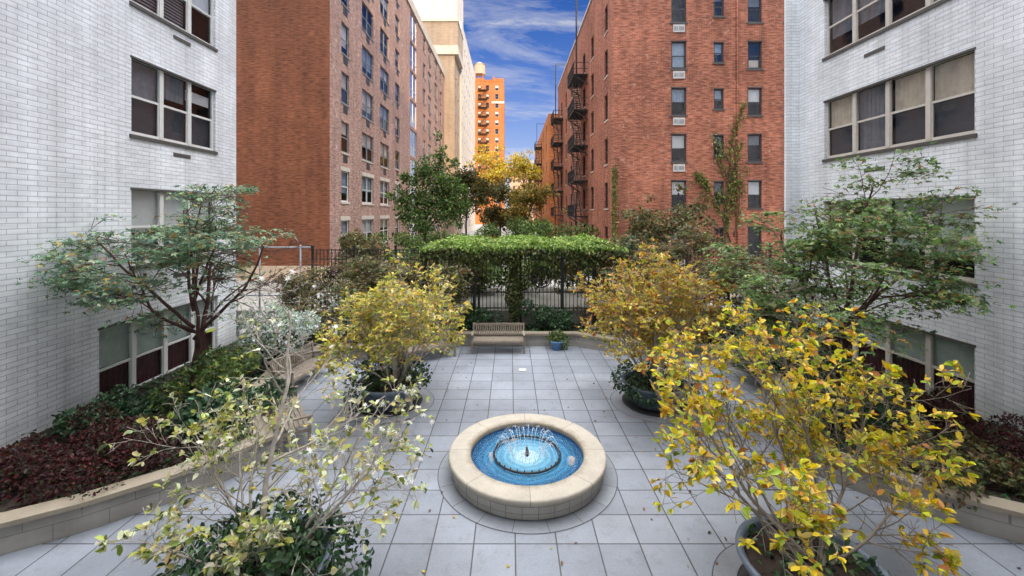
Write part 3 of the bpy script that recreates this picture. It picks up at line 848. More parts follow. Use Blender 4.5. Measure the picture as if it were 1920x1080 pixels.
pe_.wall(75.2, 104, -.03, 38.5, op4, [M['pale_render'], M['dark_room']], 'side_wall')
for o_ in op4: pe_.put('window', win_frame(1.1,1.5,1,.5,.08,.08,M['frame_grey']), o_[0], o_[1], o_[2])
shell(pb, -20, -8.6, 75.2, 104, -.03, 38.5, [M['pale_render'], M['roof']], skip=('E',))
tb = thing('white_tower', 'bright white tower whose top shows above the beige block', 'tower', (-16.2, 86, 0))
b = MB(); b.box(-8,3.0,20,34,-.03,64); b.build('wall', M['pale_render'], tb)
b = MB(); b.box(-5,1.5,22,30,64,68); b.build('lift_house', M['pale_render'], tb)
# ---- far sunlit tower with roof tank
ft = thing('brick_tower', 'tall orange brick apartment tower in full sun at the end of the alley', 'tower', (-7.4, 150, 0))
fs_ = Facade(ft,'S',150)
op5 = []
for a in (-11.4,-8.6,-5.4,):
    for z in [5+3.05*i for i in range(15)]:
        op5.append((a,a+1.25 if a > -6 else a+1.1,round(z,2),round(z+1.9,2)))
fs_.wall(-12.4, -2.3, -.03, 51, op5, [M['orange_brick'], M['dark_room']], 'front_wall')
for o_ in op5: window(fs_, *o_, 1, .5, .1, .08, M['frame_grey'] if o_[0] > -6 else M['frame_dark'], None, [(.08,o_[1]-o_[0]-.08,.9,1.8,M['blind_white'],'')] if random.random() < .5 else [])
slab(fs_, 'band_course', -6.6, -2.2, 43.2, 43.9, -.15, .1, M['pale_render'])
b = MB()
for x0, x1, hh in ((-12.4,-9.6,1.0),(-9.6,-6.2,.5),(-6.2,-5.6,1.6),(-5.6,-2.3,1.0)): b.box(x0+7.4,x1+7.4-.01,-.06,.4,51,51+hh)
b.build('parapet', M['orange_brick'], ft)
shell(ft, -12.4, -2.3, 150, 170, -.03, 51, [M['orange_brick'], M['roof']], skip=('S',))
lv = [8+3.05*i for i in range(14)]
b = MB()
for i, z in enumerate(lv):
    b.box(-4.0+.1,-.6,-1.3,-.02,z,z+.12); b.box(-3.9,-.6,-1.32,-1.28,z+.9,z+1.0)
    for x in np.arange(-3.9,-.5,.55): b.box(x,x+.06,-1.32,-1.28,z,z+.95)
    if i: b.bar((-3.6,-1.0,lv[i-1]+.1),(-.9,-1.0,z), .16)
b.build('fire_escape', M['rust_iron'], ft)
wt = thing('water_tank', 'round wooden water tank with conical lid on the roof of the orange tower', 'water tank', (-11.0, 153, 51))
b = MB(); b.lathe([(0,3.2),(2.0,3.2),(1.95,6.6),(2.12,6.65),(0,7.8)], 20, smooth=False); b.build('tank', plain('weathered_wood_tank', (.50,.38,.28), .8, var=.2), wt)
b = MB(); b.box(-1.6,1.6,-1.6,1.6,0.0,1.6)
for x in (-1.3,1.3):
    for y in (-1.3,1.3): b.box(x-.15,x+.15,y-.15,y+.15,1.6,3.2)
b.build('stand', M['orange_brick'], wt)
hb = thing('peach_building', 'low peach building glimpsed behind the trees at the end of the alley', 'building', (6, 185, 0))
b = MB(); b.box(-6,9,0,14,-.03,24); b.build('wall', M['peach'], hb)
b = MB(); b.box(0,1.1,-.04,.02,0,1.6); hw_ = None
for x in np.arange(-5,8,2.2):
    for z in np.arange(3,22,3.0):
        if hw_ is None: hw_ = b.build('window', M['frame_dark'], hb, (x,0,z)).data
        else: link('window', hw_, hb, (x,0,z))

# ------------------------------------------------------------------ fences and pergola
YF = 17.0
def iron_fence(x0, x1, label, medallions, z0=.92, z1=3.40, post=1.62):
    t = thing('iron_fence', label, 'fence', (x0, YF, z0))
    h = z1-z0; L = x1-x0
    n = max(1, round(L/post)); st = L/n
    for i in range(n+1):
        b = MB(); b.box(i*st-.04,i*st+.04,-.04,.04,-.55,h+.08); b.box(i*st-.055,i*st+.055,-.055,.055,h+.08,h+.12); b.build('post', M['black_iron'], t)
    b = MB()
    for z in (.12, .75, h-.42, h-.06): b.box(0,L,-.018,.018,z-.02,z+.02)
    b.build('rail', M['black_iron'], t)
    for i in range(n):
        b = MB(); k = 11
        for j in range(1,k):
            x = i*st+st*j/k; b.box(x-.011,x+.011,-.011,.011,.0,h-.02)
        for j in range(k-1):   # scrolls under the top rail
            xc = i*st+st*(j+1)/k
            b.tube([(xc+.05*math.cos(a),0,h-.24+.12*math.sin(a)) for a in np.linspace(0,2*math.pi,9)[:-1]], .008, 4, closed=True)
        b.build('picket_panel', M['black_iron'], t)
        if i in medallions:
            b = MB(); c = (i*st+st/2, -.02, 1.35)
            for rr_ in (.42,.30,.16): b.tube([(c[0]+rr_*math.cos(a),c[1],c[2]+rr_*math.sin(a)) for a in np.linspace(0,2*math.pi,25)[:-1]], .022, 5, closed=True)
            for q in range(8):
                a = q*math.pi/4; b.bar((c[0],c[1],c[2]),(c[0]+.42*math.cos(a),c[1],c[2]+.42*math.sin(a)), .03)
                a += math.pi/8; b.tube([(c[0]+.3*math.cos(a)+.1*math.cos(f),c[1],c[2]+.3*math.sin(a)+.1*math.sin(f)) for f in np.linspace(0,2*math.pi,9)[:-1]], .02, 4, closed=True)
            b.build('medallion', M['black_iron'], t)
    return t
iron_fence(-7.85, 10.3, 'black iron picket fence with scroll medallions running behind the vine pergola', {0,3,5,7,10})
pf = thing('pipe_fence', 'grey pipe frame fence with slanted arms on its posts below the blank brown gable', 'fence', (-12, YF, .92))
for x in (-11.6,-9.95,-8.33):
    b = MB(); b.tube([(x+12,0,-.5),(x+12,0,2.62)], .034, 8); b.tube([(x+12,0,2.6),(x+12-.20,-.1,2.98)], .018, 6); b.build('post', M['alu'], pf)
b = MB()
for z in (.62,2.52): b.tube([(0,0,z),(4.1,0,z)], .032, 8)
b.build('rail', M['alu'], pf)
b = MB(); b.box(-30,30,17.06,17.14,-.03,.92); b.build('retaining_wall', M['wall_face'])
tag(bpy.data.objects['retaining_wall'], 'low stone retaining wall carrying the iron fence behind the back planting', 'wall')

pg = thing('pergola', 'black iron pergola frame carrying a flat roof of vine before the fence', 'pergola', (0.31, 17.6, 1.2))
for x in (-3.3,-1.4,2.0,3.25,4.4):
    b = MB(); b.box(x-.31-.06,x-.31+.06,-1.06,-.94,-.85,2.1); b.build('post', M['black_iron'], pg)
b = MB()
for y in (-1.05,.6,2.2): b.box(-3.75,4.3,y-.05,y+.05,2.1,2.22)
for x in np.arange(-3.7,4.3,.6): b.box(x-.03,x+.03,-1.25,2.4,2.225,2.3)
b.build('frame', M['black_iron'], pg)

# ------------------------------------------------------------------ fountain
ft_ = thing('fountain', 'round stone fountain with blue basin and jets in the middle of the paved court', 'fountain', (FX, FY, 0))
b = MB(); b.lathe([(1.36,0.0),(1.40,.03),(1.41,.255)], 96); b.build('base_wall', M['fountain_face'], ft_)
b = MB(); b.lathe([(1.40,.255),(1.445,.26),(1.46,.275),(1.46,.335),(1.445,.355),(1.42,.36),(1.09,.36),(1.065,.35),(1.05,.33),(1.05,.27)], 96); b.build('coping', M['coping'], ft_)
M['basin'] = plain('blue_painted_basin', (.020,.085,.23), .4, var=.25, scale=3)
b = MB(); b.lathe([(1.055,.32),(1.055,.02),(0.0,.018)], 96); b.build('basin', M['basin'], ft_)
def water_mat():
    m, nt, b = new_mat('fountain_water'); nt.nodes.remove(b)
    p = pos(nt)
    vs = nd(nt, 'ShaderNodeVectorMath', operation='SUBTRACT'); nt.links.new(p, vs.inputs[0]); vs.inputs[1].default_value = (FX,FY,.27)
    ln = nd(nt, 'ShaderNodeVectorMath', operation='LENGTH'); nt.links.new(vs.outputs[0], ln.inputs[0])
    wv = nd(nt, 'ShaderNodeTexWave', wave_type='RINGS', rings_direction='SPHERICAL'); nt.links.new(vs.outputs[0], wv.inputs['Vector'])
    wv.inputs['Scale'].default_value = 2.6; wv.inputs['Distortion'].default_value = 6.0; wv.inputs['Detail'].default_value = 6; wv.inputs['Detail Scale'].default_value = 2.2; wv.inputs['Detail Roughness'].default_value = .75
    n = noise(nt, p, 16, 6, .6)
    ad = nd(nt, 'ShaderNodeMath', operation='ADD'); nt.links.new(wv.outputs['Fac'], ad.inputs[0]); nt.links.new(n.outputs['Fac'], ad.inputs[1])
    bp = nd(nt, 'ShaderNodeBump'); bp.inputs['Strength'].default_value = .55; bp.inputs['Distance'].default_value = .03
    nt.links.new(ad.outputs[0], bp.inputs['Height'])
    tr = nd(nt, 'ShaderNodeBsdfTransparent'); tr.inputs['Color'].default_value = (.62,.86,.95,1)
    gl = nd(nt, 'ShaderNodeBsdfGlossy'); gl.inputs['Roughness'].default_value = .06; nt.links.new(bp.outputs[0], gl.inputs['Normal'])
    lw = nd(nt, 'ShaderNodeFresnel'); lw.inputs['IOR'].default_value = 1.45; nt.links.new(bp.outputs[0], lw.inputs['Normal'])
    mx = nd(nt, 'ShaderNodeMixShader'); nt.links.new(lw.outputs[0], mx.inputs[0]); nt.links.new(tr.outputs[0], mx.inputs[1]); nt.links.new(gl.outputs[0], mx.inputs[2])
    # aerated water: churned pale blue, whitest round the centre jet
    df = nd(nt, 'ShaderNodeBsdfDiffuse')
    f1 = nd(nt, 'ShaderNodeMapRange'); nt.links.new(ln.outputs['Value'], f1.inputs['Value'])
    f1.inputs['From Min'].default_value = .05; f1.inputs['From Max'].default_value = 1.02; f1.inputs['To Min'].default_value = 1; f1.inputs['To Max'].default_value = 0
    n2 = noise(nt, p, 20, 8, .75); n2.inputs['Distortion'].default_value = 2.5
    w2 = ramp(nt, wv.outputs['Fac'], [(.35,(0,0,0)),(.85,(1,1,1))])
    cc = ramp(nt, f1.outputs[0], [(.0,(.035,.19,.40)),(.40,(.075,.30,.50)),(.72,(.18,.43,.58)),(.97,(.46,.62,.69))])
    wh = mixc(nt, ramp(nt, n2.outputs['Fac'], [(.57,(0,0,0)),(.74,(.7,.7,.7))]), cc, (.62,.77,.86))
    nt.links.new(wh, df.inputs['Color'])
    am = nd(nt, 'ShaderNodeMath', operation='MULTIPLY_ADD'); nt.links.new(w2, am.inputs[0]); am.inputs[1].default_value = .20
    nt.links.new(ramp(nt, f1.outputs[0], [(.0,(.12,)*3),(.35,(.42,)*3),(.95,(.75,)*3)]), am.inputs[2])
    mx2 = nd(nt, 'ShaderNodeMixShader'); nt.links.new(am.outputs[0], mx2.inputs[0]); nt.links.new(mx.outputs[0], mx2.inputs[1]); nt.links.new(df.outputs[0], mx2.inputs[2])
    nt.links.new(mx2.outputs[0], nt.nodes['Material Output'].inputs['Surface'])
    return m
M['water'] = water_mat()
b = MB(); NR, NA = 26, 96
rg = np.random.default_rng(4)
ph = rg.uniform(0,6.28,8)
def wz(r, a):
    return .235 + .010*math.exp(-3*abs(r-.3))*math.sin(22*r+ph[0]) + .006*math.sin(17*r+3*a+ph[1])*min(1,r) + .004*math.sin(9*a+ph[2]+8*r)*r
for i in range(NR+1):
    r = 1.053*i/NR
    for j in range(NA):
        a = 2*math.pi*j/NA; b.v.append((r*math.cos(a), r*math.sin(a), wz(r,a)))
for i in range(NR):
    for j in range(NA):
        j2 = (j+1) % NA; b.f.append((i*NA+j, (i+1)*NA+j, (i+1)*NA+j2, i*NA+j2)); b.m.append(0); b.sm.append(True)
b.build('water', M['water'], ft_)
b = MB(); b.tube([(.62*math.cos(a),.62*math.sin(a),.285) for a in np.linspace(0,2*math.pi,65)[:-1]], .022, 8, closed=True)
NJ = 30
for k in range(NJ):
    a = 2*math.pi*k/NJ; b.tube([(.62*math.cos(a),.62*math.sin(a),.29),(.615*math.cos(a),.615*math.sin(a),.335)], [.014,.010], 6)
b.build('spray_ring', M['black_iron'], ft_)
b = MB(); b.lathe([(.035,.2),(.035,.33),(.022,.34),(.022,.40),(0,.40)], 12); b.build('nozzle', M['black_iron'], ft_)
def jet_mat():
    m, nt, b = new_mat('jet_water')
    b.inputs['Base Color'].default_value = (.85,.90,.95,1); b.inputs['Roughness'].default_value = .25
    p = pos(nt); n = noise(nt, p, 60, 2)
    al = ramp(nt, n.outputs['Fac'], [(.40,(.10,)*3),(.65,(.65,)*3)]); nt.links.new(al, b.inputs['Alpha'])
    return m
M['jet'] = jet_mat()
def jet(seed):
    rj = random.Random(seed); b = MB()
    hgt = rj.uniform(.25,.33); reach = rj.uniform(.26,.36); pts = []; rad = []
    for i in range(15):
        t = i/14; x = .615 - reach*t; z = .335 + hgt*4*t*(1-t)*(.98) - .09*t
        pts.append((x,0,z)); rad.append(.0045+.004*t)
    b.tube(pts, rad, 5)
    for i in range(16):   # drops breaking away
        t = rj.uniform(.35,1); x = .615-reach*t+rj.uniform(-.04,.04); z = .335+hgt*4*t*(1-t)-.09*t+rj.uniform(-.08,.06); y = rj.uniform(-.035,.035); s = rj.uniform(.004,.009)
        if z < .25: continue
        b.tube([(x,y,z-s*1.3),(x,y,z),(x,y,z+s*1.3)], [s*.3,s,s*.3], 5)
    me = bpy.data.meshes.new('water_jet'); me.from_pydata(b.v,[],b.f); me.materials.append(M['jet'])
    me.polygons.foreach_set('use_smooth', b.sm); me.update(); return me
jets = [jet(s) for s in range(5)]
for k in range(NJ): link('water_jet', jets[k % 5], ft_, (0,0,0), 2*math.pi*k/NJ)
def foam(seed):
    rj = random.Random(seed); b = MB()
    for i in range(90):
        a = rj.uniform(0,6.28); r = abs(rj.gauss(0,.09)); z = .25+rj.uniform(0,.09)*math.exp(-r*8); s = rj.uniform(.006,.016)
        x, y = r*math.cos(a), r*math.sin(a)
        b.tube([(x,y,z-s),(x,y,z),(x,y,z+s)], [s*.4,s,s*.3], 5)
    return b
foam(2).build('foam', M['jet'], ft_)
def lamp_mat():
    m, nt, b = new_mat('underwater_lamp'); b.inputs['Base Color'].default_value = (1,.6,.3,1)
    b.inputs['Emission Color'].default_value = (1,.36,.08,1); b.inputs['Emission Strength'].default_value = 1.1; return m
M['lamp'] = lamp_mat()
for (dx,dy) in ((-.66,.20),(.84,.06),(.08,-.92),(-.25,.80)):
    b = MB(); b.lathe([(.05,.05),(.07,.12),(.065,.165),(0,.18)], 16); b.build('lamp', M['lamp'], ft_, (dx,dy,0))

# ------------------------------------------------------------------ benches
def bench(x, y, rot, label):
    t = thing('garden_bench', label, 'bench', (x,y,0), rot, 'slatted teak benches round the court')
    L = 1.84; hw = L/2
    b = MB()
    for k in range(6): b.box(-hw+.06,hw-.06,-.26+k*.088,-.26+k*.088+.068,.42,.445)
    b.box(-hw+.07,hw-.07,-.29,-.255,.355,.425); b.box(-hw+.07,hw-.07,.215,.25,.35,.415)
    b.build('seat', M['teak'], t)
    b = MB()
    tilt = lambda z: .245 + (z-.44)*.17
    b.bar((-hw+.07,tilt(.86),.86),(hw-.07,tilt(.86),.86), .035, .075)
    b.bar((-hw+.07,tilt(.52),.52),(hw-.07,tilt(.52),.52), .03, .055)
    n = 21
    for k in range(n):
        xx = -hw+.13+(L-.26)*k/(n-1); b.bar((xx,tilt(.53),.53),(xx,tilt(.84),.84), .045, .016)
    b.build('backrest', M['teak'], t)
    for s in (-1,1):
        xx = s*(hw-.035)
        b = MB(); b.bar((xx,-.27,0),(xx,-.27,.62), .062); b.build('leg', M['teak'], t)
        b = MB(); b.bar((xx,.25,0),(xx,.25,.44), .062); b.bar((xx,.25,.44),(xx,tilt(.91),.91), .06); b.build('leg', M['teak'], t)
        b = MB(); b.bar((xx,-.33,.635),(xx,.29,.635), .07, .03); b.bar((xx,-.25,.36),(xx,.24,.36), .035, .07); b.build('armrest', M['teak'], t)
    return t
bench(-.42, 14.9, 0, 'slatted teak bench facing the fountain in the middle of the back wall')
bench(-2.75, 14.1, R(32), 'slatted teak bench turned towards the fountain half hidden by the far left yellow tree')
bench(-4.86, 9.38, R(125), 'slatted teak bench seen from its end beside the tip of the left planter wall') 
bench(-5.85, 12.1, R(82), 'slatted teak bench against the left bed behind the bare white-flowered branches')

# ------------------------------------------------------------------ plants
def grow(rng, start, d, length, rad, lev, maxlev, lines, twigs, P):
    seg = P.get('seg', .1); n = max(3, int(length/seg)); pts = [Vector(start)]; rads = [rad]
    d = Vector(d).normalized()
    for i in range(n):
        t = (i+1)/n
        j = P['jit']*(1 + .4*lev)
        d = (d + Vector((rng.gauss(0,j), rng.gauss(0,j), rng.gauss(0,j))) + Vector((0,0,P['up'][min(lev,len(P['up'])-1)]))*(seg/.1)).normalized()
        pts.append(pts[-1] + d*(length/n)); rads.append(max(P.get('rmin',.0025), rad*(1-t*P.get('taper',.75))))
    lines.append((pts, rads, lev))
    if lev >= P.get('leaflev', maxlev): twigs.append((pts, lev))
    if lev < maxlev:
        nc = P['kids'][lev]
        for k in range(nc):
            t = P['from'][min(lev,len(P['from'])-1)] + (1-P['from'][min(lev,len(P['from'])-1)])*(k+rng.random())/nc
            i = min(n-1, int(t*n)); base = pts[i]; dd = (pts[i+1]-pts[i]).normalized()
            ax = dd.orthogonal().normalized(); ax.rotate(Matrix.Rotation(rng.uniform(0,6.283), 3, dd))
            nd_ = dd.copy(); ang = R(rng.uniform(*P['ang'])); nd_.rotate(Matrix.Rotation(ang, 3, ax))
            nd_.z *= P.get('flat', 1.0)
            ln = length*rng.uniform(*P['ratio'])*(1.15-.5*t)
            grow(rng, base, nd_, ln, rads[i]*P.get('rr',.62), lev+1, maxlev, lines, twigs, P)
def wood(lines, name, mat, parent, loc):
    b = MB()
    for pts, rads, lev in lines: b.tube(pts, rads, 8 if lev == 0 else (5 if lev == 1 else 4))
    return b.build(name, mat, parent, loc)

def magnolia(x, y, z, label, seed, stems, P, palette, leafsize, nleaf, bark, flowers=0, keep=1.0, gate=None, clear=None):
    rng = random.Random(seed); g = np.random.default_rng(seed)
    t = thing('magnolia_tree', label, 'tree', (x,y,z), 0, 'small trees in round planters')
    lines, twigs = [], []
    for (sx,sy,dx,dy,dz,ln,rd) in stems: grow(rng, (sx,sy,0), (dx,dy,dz), ln, rd, 0, P['maxlev'], lines, twigs, P)
    if clear: lines = [l for l in lines if l[2] == 0 or not clear(l[0][-1]) or l[0][-1].z > 2.6]
    if clear and x > 2 and y < 8: lines = [(([p for p in a if p.x > -2.05 + .35*max(0,p.y)]), b_, c) for a, b_, c in lines]; lines = [l for l in lines if len(l[0]) > 2]
    wood(lines, 'trunk', bark, t, (0,0,0))
    LP, LD, LN = [], [], []
    tips = []
    for pts, lev in twigs:
        if rng.random() > keep: continue
        tip = pts[-1]; dd = (pts[-1]-pts[-2]).normalized(); tips.append(tip)
        for k in range(nleaf):
            if k < nleaf*.55: base = tip - dd*rng.uniform(0,.03)
            else: base = pts[rng.randint(len(pts)//2, len(pts)-1)]
            v = (dd*.8 + Vector((rng.gauss(0,.75), rng.gauss(0,.75), rng.gauss(-.05,.5)))).normalized()
            if clear and clear(base): continue
            LP.append(base); LD.append(v); LN.append((rng.gauss(0,.5), rng.gauss(0,.5), 1))
    n = len(LP)
    col = pal(n, palette, .2, g)
    # lighter, yellower outside; greener deep in the crown
    leaves('crown', np.array(LP), np.array(LD), np.array(LN), leafsize*g.uniform(.42,1.2,n), col, M['leaf'], t, 'leaf')
    if flowers:
        sel = [tp for tp in tips if gate is None or gate(tp)]
        sel = [sel[i] for i in g.choice(len(sel), min(flowers,len(sel)), replace=False)]
        m = len(sel); reps = 3
        FP = np.repeat(np.array([tuple(s) for s in sel]), reps, 0) + g.normal(0,.008,(m*reps,3))
        leaves('blossom', FP, g.normal(0,1,(m*reps,3)), g.normal(0,.6,(m*reps,3))+np.array([0,-.4,.8]), .095*g.uniform(.6,1.2,m*reps), pal(m*reps, [((.85,.84,.82),1)], .05, g), M['leaf'], t, 'star')
    return t

YEL = [((.62,.49,.04),5),((.66,.44,.055),3),((.48,.50,.05),4),((.26,.34,.04),3),((.24,.13,.04),.6),((.52,.23,.06),1.4),((.66,.52,.18),1.8)]
ORA = [((.52,.41,.08),4),((.52,.29,.09),2.0),((.42,.42,.07),4),((.23,.22,.04),2),((.42,.15,.05),2),((.5,.33,.12),2)]
YGR = [((.60,.49,.10),4),((.42,.45,.09),4.5),((.64,.40,.12),2.0),((.64,.54,.26),1.8),((.20,.25,.04),2),((.55,.45,.16),1.5),((.12,.17,.03),1)]
SPA = [((.62,.61,.44),4),((.54,.57,.34),3),((.44,.47,.12),3),((.20,.25,.05),3),((.42,.38,.10),2),((.52,.44,.22),1.5),((.10,.15,.05),1.6)]

PM = dict(jit=.055, up=[.02,.012,.02,.0], kids=[7,6,4,0], ratio=(.42,.62), ang=(28,58), maxlev=3, leaflev=2, seg=.1, rr=.62, rmin=.003, flat=.8, taper=.7)
PM['from'] = [.28,.25,.3]
# near right: wide yellow crown
st = [(.05,.0,-.75,.35,1.0,2.7,.030),(-.05,.05,-.95,.9,1.05,2.9,.028),(.1,.02,.45,.7,1.25,2.8,.030),(.12,.1,1.0,.35,.8,2.3,.026),
      (-.1,-.05,-.85,-.1,.62,2.1,.024),(.1,.1,.1,1.0,1.35,3.0,.028),(.08,-.06,.95,.95,1.0,2.6,.024),(.0,-.06,-.2,-.35,.8,1.2,.02),(.15,0,.9,-.1,.62,1.7,.022),(-.02,.1,-.45,1.1,.75,2.6,.024),(.0,.1,.3,.6,.5,1.6,.02)]
PR = dict(PM); PR['kids'] = [8,6,4,0]
magnolia(3.70, 5.25, .45, 'wide yellow-leaved small tree in the near right planter', 5, st, PR, YEL, .112, 6, M['bark_grey'], keep=.52, clear=lambda p: (math.hypot(p.x,p.y) < .85 and p.z < .9) or p.z > 3.1 or p.x < -1.95 + .35*max(0, p.y) or (p.y < -.75 and p.x > -.5))
# near left: open and half bare
st = [(-.05,.0,-.02,.10,1.0,3.15,.042),(.15,.0,.62,.42,.62,2.3,.026),(.12,.05,.75,.15,.8,2.0,.020),(.2,-.05,.55,.8,.75,2.2,.022),(-.1,.0,-.9,.25,.55,1.7,.024),(-.1,.05,-.6,.7,.9,2.0,.022),(-.05,-.1,-.7,-.15,.30,1.35,.018),(.1,-.1,.15,-.3,.6,.9,.015),(-.15,.1,-1.0,.55,.75,2.1,.022)]
PS = dict(PM); PS['kids'] = [8,5,3,0]; PS['jit'] = .07; PS['ang'] = (30,62); PS['leaflev'] = 2
magnolia(-3.02, 5.22, .42, 'half bare pale-stemmed tree with a few white flowers in the near left planter', 21, st, PS, SPA, .10, 4, M['bark_pale'], flowers=70, keep=.50, gate=lambda p: p.z > 1.3 and p.x > -.2, clear=lambda p: p.x > 1.85 or p.z > 2.95 or (p.x > .3 and p.z > 2.2))
# far left and far right
def ring_stems(n, seed, ln, spread, rd=.03):
    r_ = random.Random(seed); o = []
    for k in range(n):
        a = 2*math.pi*k/n + r_.uniform(-.3,.3); o.append((.1*math.cos(a),.1*math.sin(a),spread*math.cos(a),spread*math.sin(a),1.0,ln*r_.uniform(.85,1.1),rd))
    o.append((0,0,.05,.02,1,ln*1.1,rd*1.2)); return o
PF = dict(PM); PF['kids'] = [7,6,4,0]; PF['from'] = [.35,.25,.3]
magnolia(-2.95, 10.85, .45, 'rounded yellow-green tree in the far left planter', 8, [(a,b_,c+.12,d,e,f,r_) for a,b_,c,d,e,f,r_ in ring_stems(9, 3, 2.2, .8)]+ring_stems(5, 13, 2.3, .4), PF, YGR, .112, 4, M['bark_pale'], keep=.74, clear=lambda p: p.x < -1.55 or p.z < .95)
magnolia(3.62, 10.85, .45, 'rounded orange-yellow tree in the far right planter', 9, ring_stems(8, 4, 2.4, .72)+ring_stems(5, 14, 2.65, .35), PF, ORA, .112, 5, M['bark_pale'], keep=.80, clear=lambda p: p.z < .95)

DKG = [((.035,.08,.032),4),((.055,.115,.04),3),((.022,.05,.025),2.5),((.09,.15,.07),1.2)]
def pot_mesh():
    b = MB(); b.lathe([(.52,.02),(.60,.06),(.74,.44),(.80,.50),(.82,.54),(.81,.575),(.77,.58),(.73,.55),(.72,.44)], 56); return b
pot_labels = ['blue-grey round planter at the near right holding the wide yellow tree','blue-grey round planter at the near left overgrown with ivy under the half bare tree','blue-grey round planter at the far left under the yellow-green tree','dark round planter at the far right under the orange-yellow tree']
for (px,py), lb_ in zip(POTS, pot_labels):
    t = thing('planter', lb_, 'planter', (px,py,0), 0, 'round planters at the corners of the fountain court')
    if lb_ == pot_labels[0]:
        pm = pot_mesh().build('pot', M['pot'], t).data
        b = MB(); b.lathe([(.725,.46),(.4,.50),(0,.51)], 32); sm_ = b.build('soil', M['soil'], t).data
        b = MB(); b.lathe([(.3,.006),(.78,.006),(.80,.035),(.76,.04),(.3,.03)], 48); cm = b.build('saucer', M['saucer'], t).data
    else:
        link('pot', pm, t); link('soil', sm_, t); link('saucer', cm, t)
def blob_leaves(g, n, lobes, spread=.1, out=.9):
    """points near the skin of several ellipsoid lobes with outward leaf directions"""
    lobes = np.array(lobes, float); w = (lobes[:,3]*lobes[:,4]*lobes[:,5])**(2/3); w /= w.sum()
    k = g.choice(len(lobes), n, p=w)
    v = unit(g.normal(0,1,(n,3))); r = np.clip(1 - np.abs(g.normal(0,spread,n)), .2, 1.05)[:,None]
    P = lobes[k,:3] + v*lobes[k,3:6]*r
    nrm = unit(v/lobes[k,3:6])
    D = unit(nrm*out*.5 + g.normal(0,.6,(n,3))); N = unit(nrm + g.normal(0,.45,(n,3)) + np.array([0,0,.5]))
    shade = np.clip(.55 + .45*nrm[:,2] , .35, 1.1)
    return P, D, N, v
ivy_labels = ['dark ivy spilling in the near right planter below the yellow tree','dark glossy ivy mound filling the near left planter','dark leafy underplanting in the far left planter','dark leafy underplanting in the far right planter']
for i, ((px,py), lb_) in enumerate(zip(POTS, ivy_labels)):
    g = np.random.default_rng(40+i)
    o = thing('ivy', lb_, 'ivy', (px,py,.5), 0, 'ivy and shrubs under the planter trees')
    if i == 0: lobes = [(.25,.15,.02,.42,.4,.18),(.45,-.2,.0,.35,.35,.2),(-.1,.4,.0,.4,.3,.2),(-.2,-.1,-.03,.4,.4,.12)]
    elif i == 1: lobes = [(0,-.35,.22,.7,.5,.3),(0,.1,.25,.6,.5,.3),(-.5,-.05,.05,.62,.65,.36),(.4,.05,.10,.68,.65,.42),(.0,.5,.10,.8,.5,.38),(.62,-.4,-.05,.5,.45,.34),(-.2,-.6,-.05,.7,.45,.34),(.85,.25,-.1,.4,.45,.32),(-.8,.2,-.1,.45,.5,.34)]
    elif i == 2: lobes = [(-.55,.0,.1,.55,.55,.42),(-.3,.5,.25,.55,.45,.5),(.6,.15,.12,.42,.45,.33),(-.5,-.45,-.15,.5,.4,.35),(.25,.5,.1,.5,.4,.35)]
    else: lobes = [(-.6,.0,.1,.5,.55,.38),(.2,.3,.1,.6,.5,.38),(-.35,-.5,.0,.5,.4,.3),(.6,-.1,.05,.45,.5,.35)]
    n = [500,3600,1900,1900][i]
    P_, D_, N_, v_ = blob_leaves(g, n, lobes, .16)
    leaves('foliage', P_, D_, N_, g.uniform(.06,.12,n), pal(n, DKG, .25, g), M['leaf_thick'], o, 'leaf')

def tree_plates(x, y, z, label, seed, stems, palette, leafsize, per, bark, P, plate=(.34,.34,.05), shape='palm', name='maple_tree', group=None, cat='tree', keep=1.0, ymin=None):
    """tree whose leaves lie in flat tiers round the ends of its branches"""
    rng = random.Random(seed); g = np.random.default_rng(seed)
    t = thing(name, label, cat, (x,y,z), 0, group)
    lines, twigs = [], []
    for s in stems: grow(rng, s[:3], s[3:6], s[6], s[7], 0, P['maxlev'], lines, twigs, P)
    wood(lines, 'trunk', bark, t, (0,0,0))
    C = []
    for pts, lev in twigs:
        if rng.random() > keep: continue
        C.append(pts[-1]); 
        if len(pts) > 4: C.append(pts[len(pts)*2//3])
    C = np.array([tuple(c) for c in C]); n = len(C)*per
    P_ = np.repeat(C, per, 0) + g.normal(0,1,(n,3))*np.array(plate)
    D_ = g.normal(0,1,(n,3))*np.array([1,1,.35]) + np.array([0,0,-.25])
    N_ = g.normal(0,.38,(n,3)) + np.array([0,0,1.0])
    if ymin is not None:
        ok = ymin(P_ + np.array([x,y,z])); P_, D_, N_ = P_[ok], D_[ok], N_[ok]; n = len(P_)
    leaves('crown', P_, D_, N_, leafsize*g.uniform(.65,1.25,n), pal(n, palette, .25, g), M['leaf'], t, shape)
    return t
MAPG = [((.12,.20,.07),4),((.17,.26,.09),3),((.075,.13,.055),2.5),((.25,.29,.11),1.4),((.30,.20,.08),.9)]
MAPL = [((.15,.25,.15),4),((.22,.33,.20),3),((.10,.175,.11),2.5),((.32,.38,.24),1.6),((.36,.26,.10),1.2)]
MAPR = [((.10,.085,.04),4),((.15,.105,.05),2.5),((.10,.125,.05),4),((.18,.19,.07),2.2),((.20,.10,.045),1)]
PT = dict(jit=.07, up=[.015,-.012,-.012,0], kids=[5,5,4,0], ratio=(.45,.65), ang=(30,60), maxlev=3, leaflev=2, seg=.14, rr=.6, rmin=.005, flat=.45, taper=.65)
PT['from'] = [.4,.35,.4]
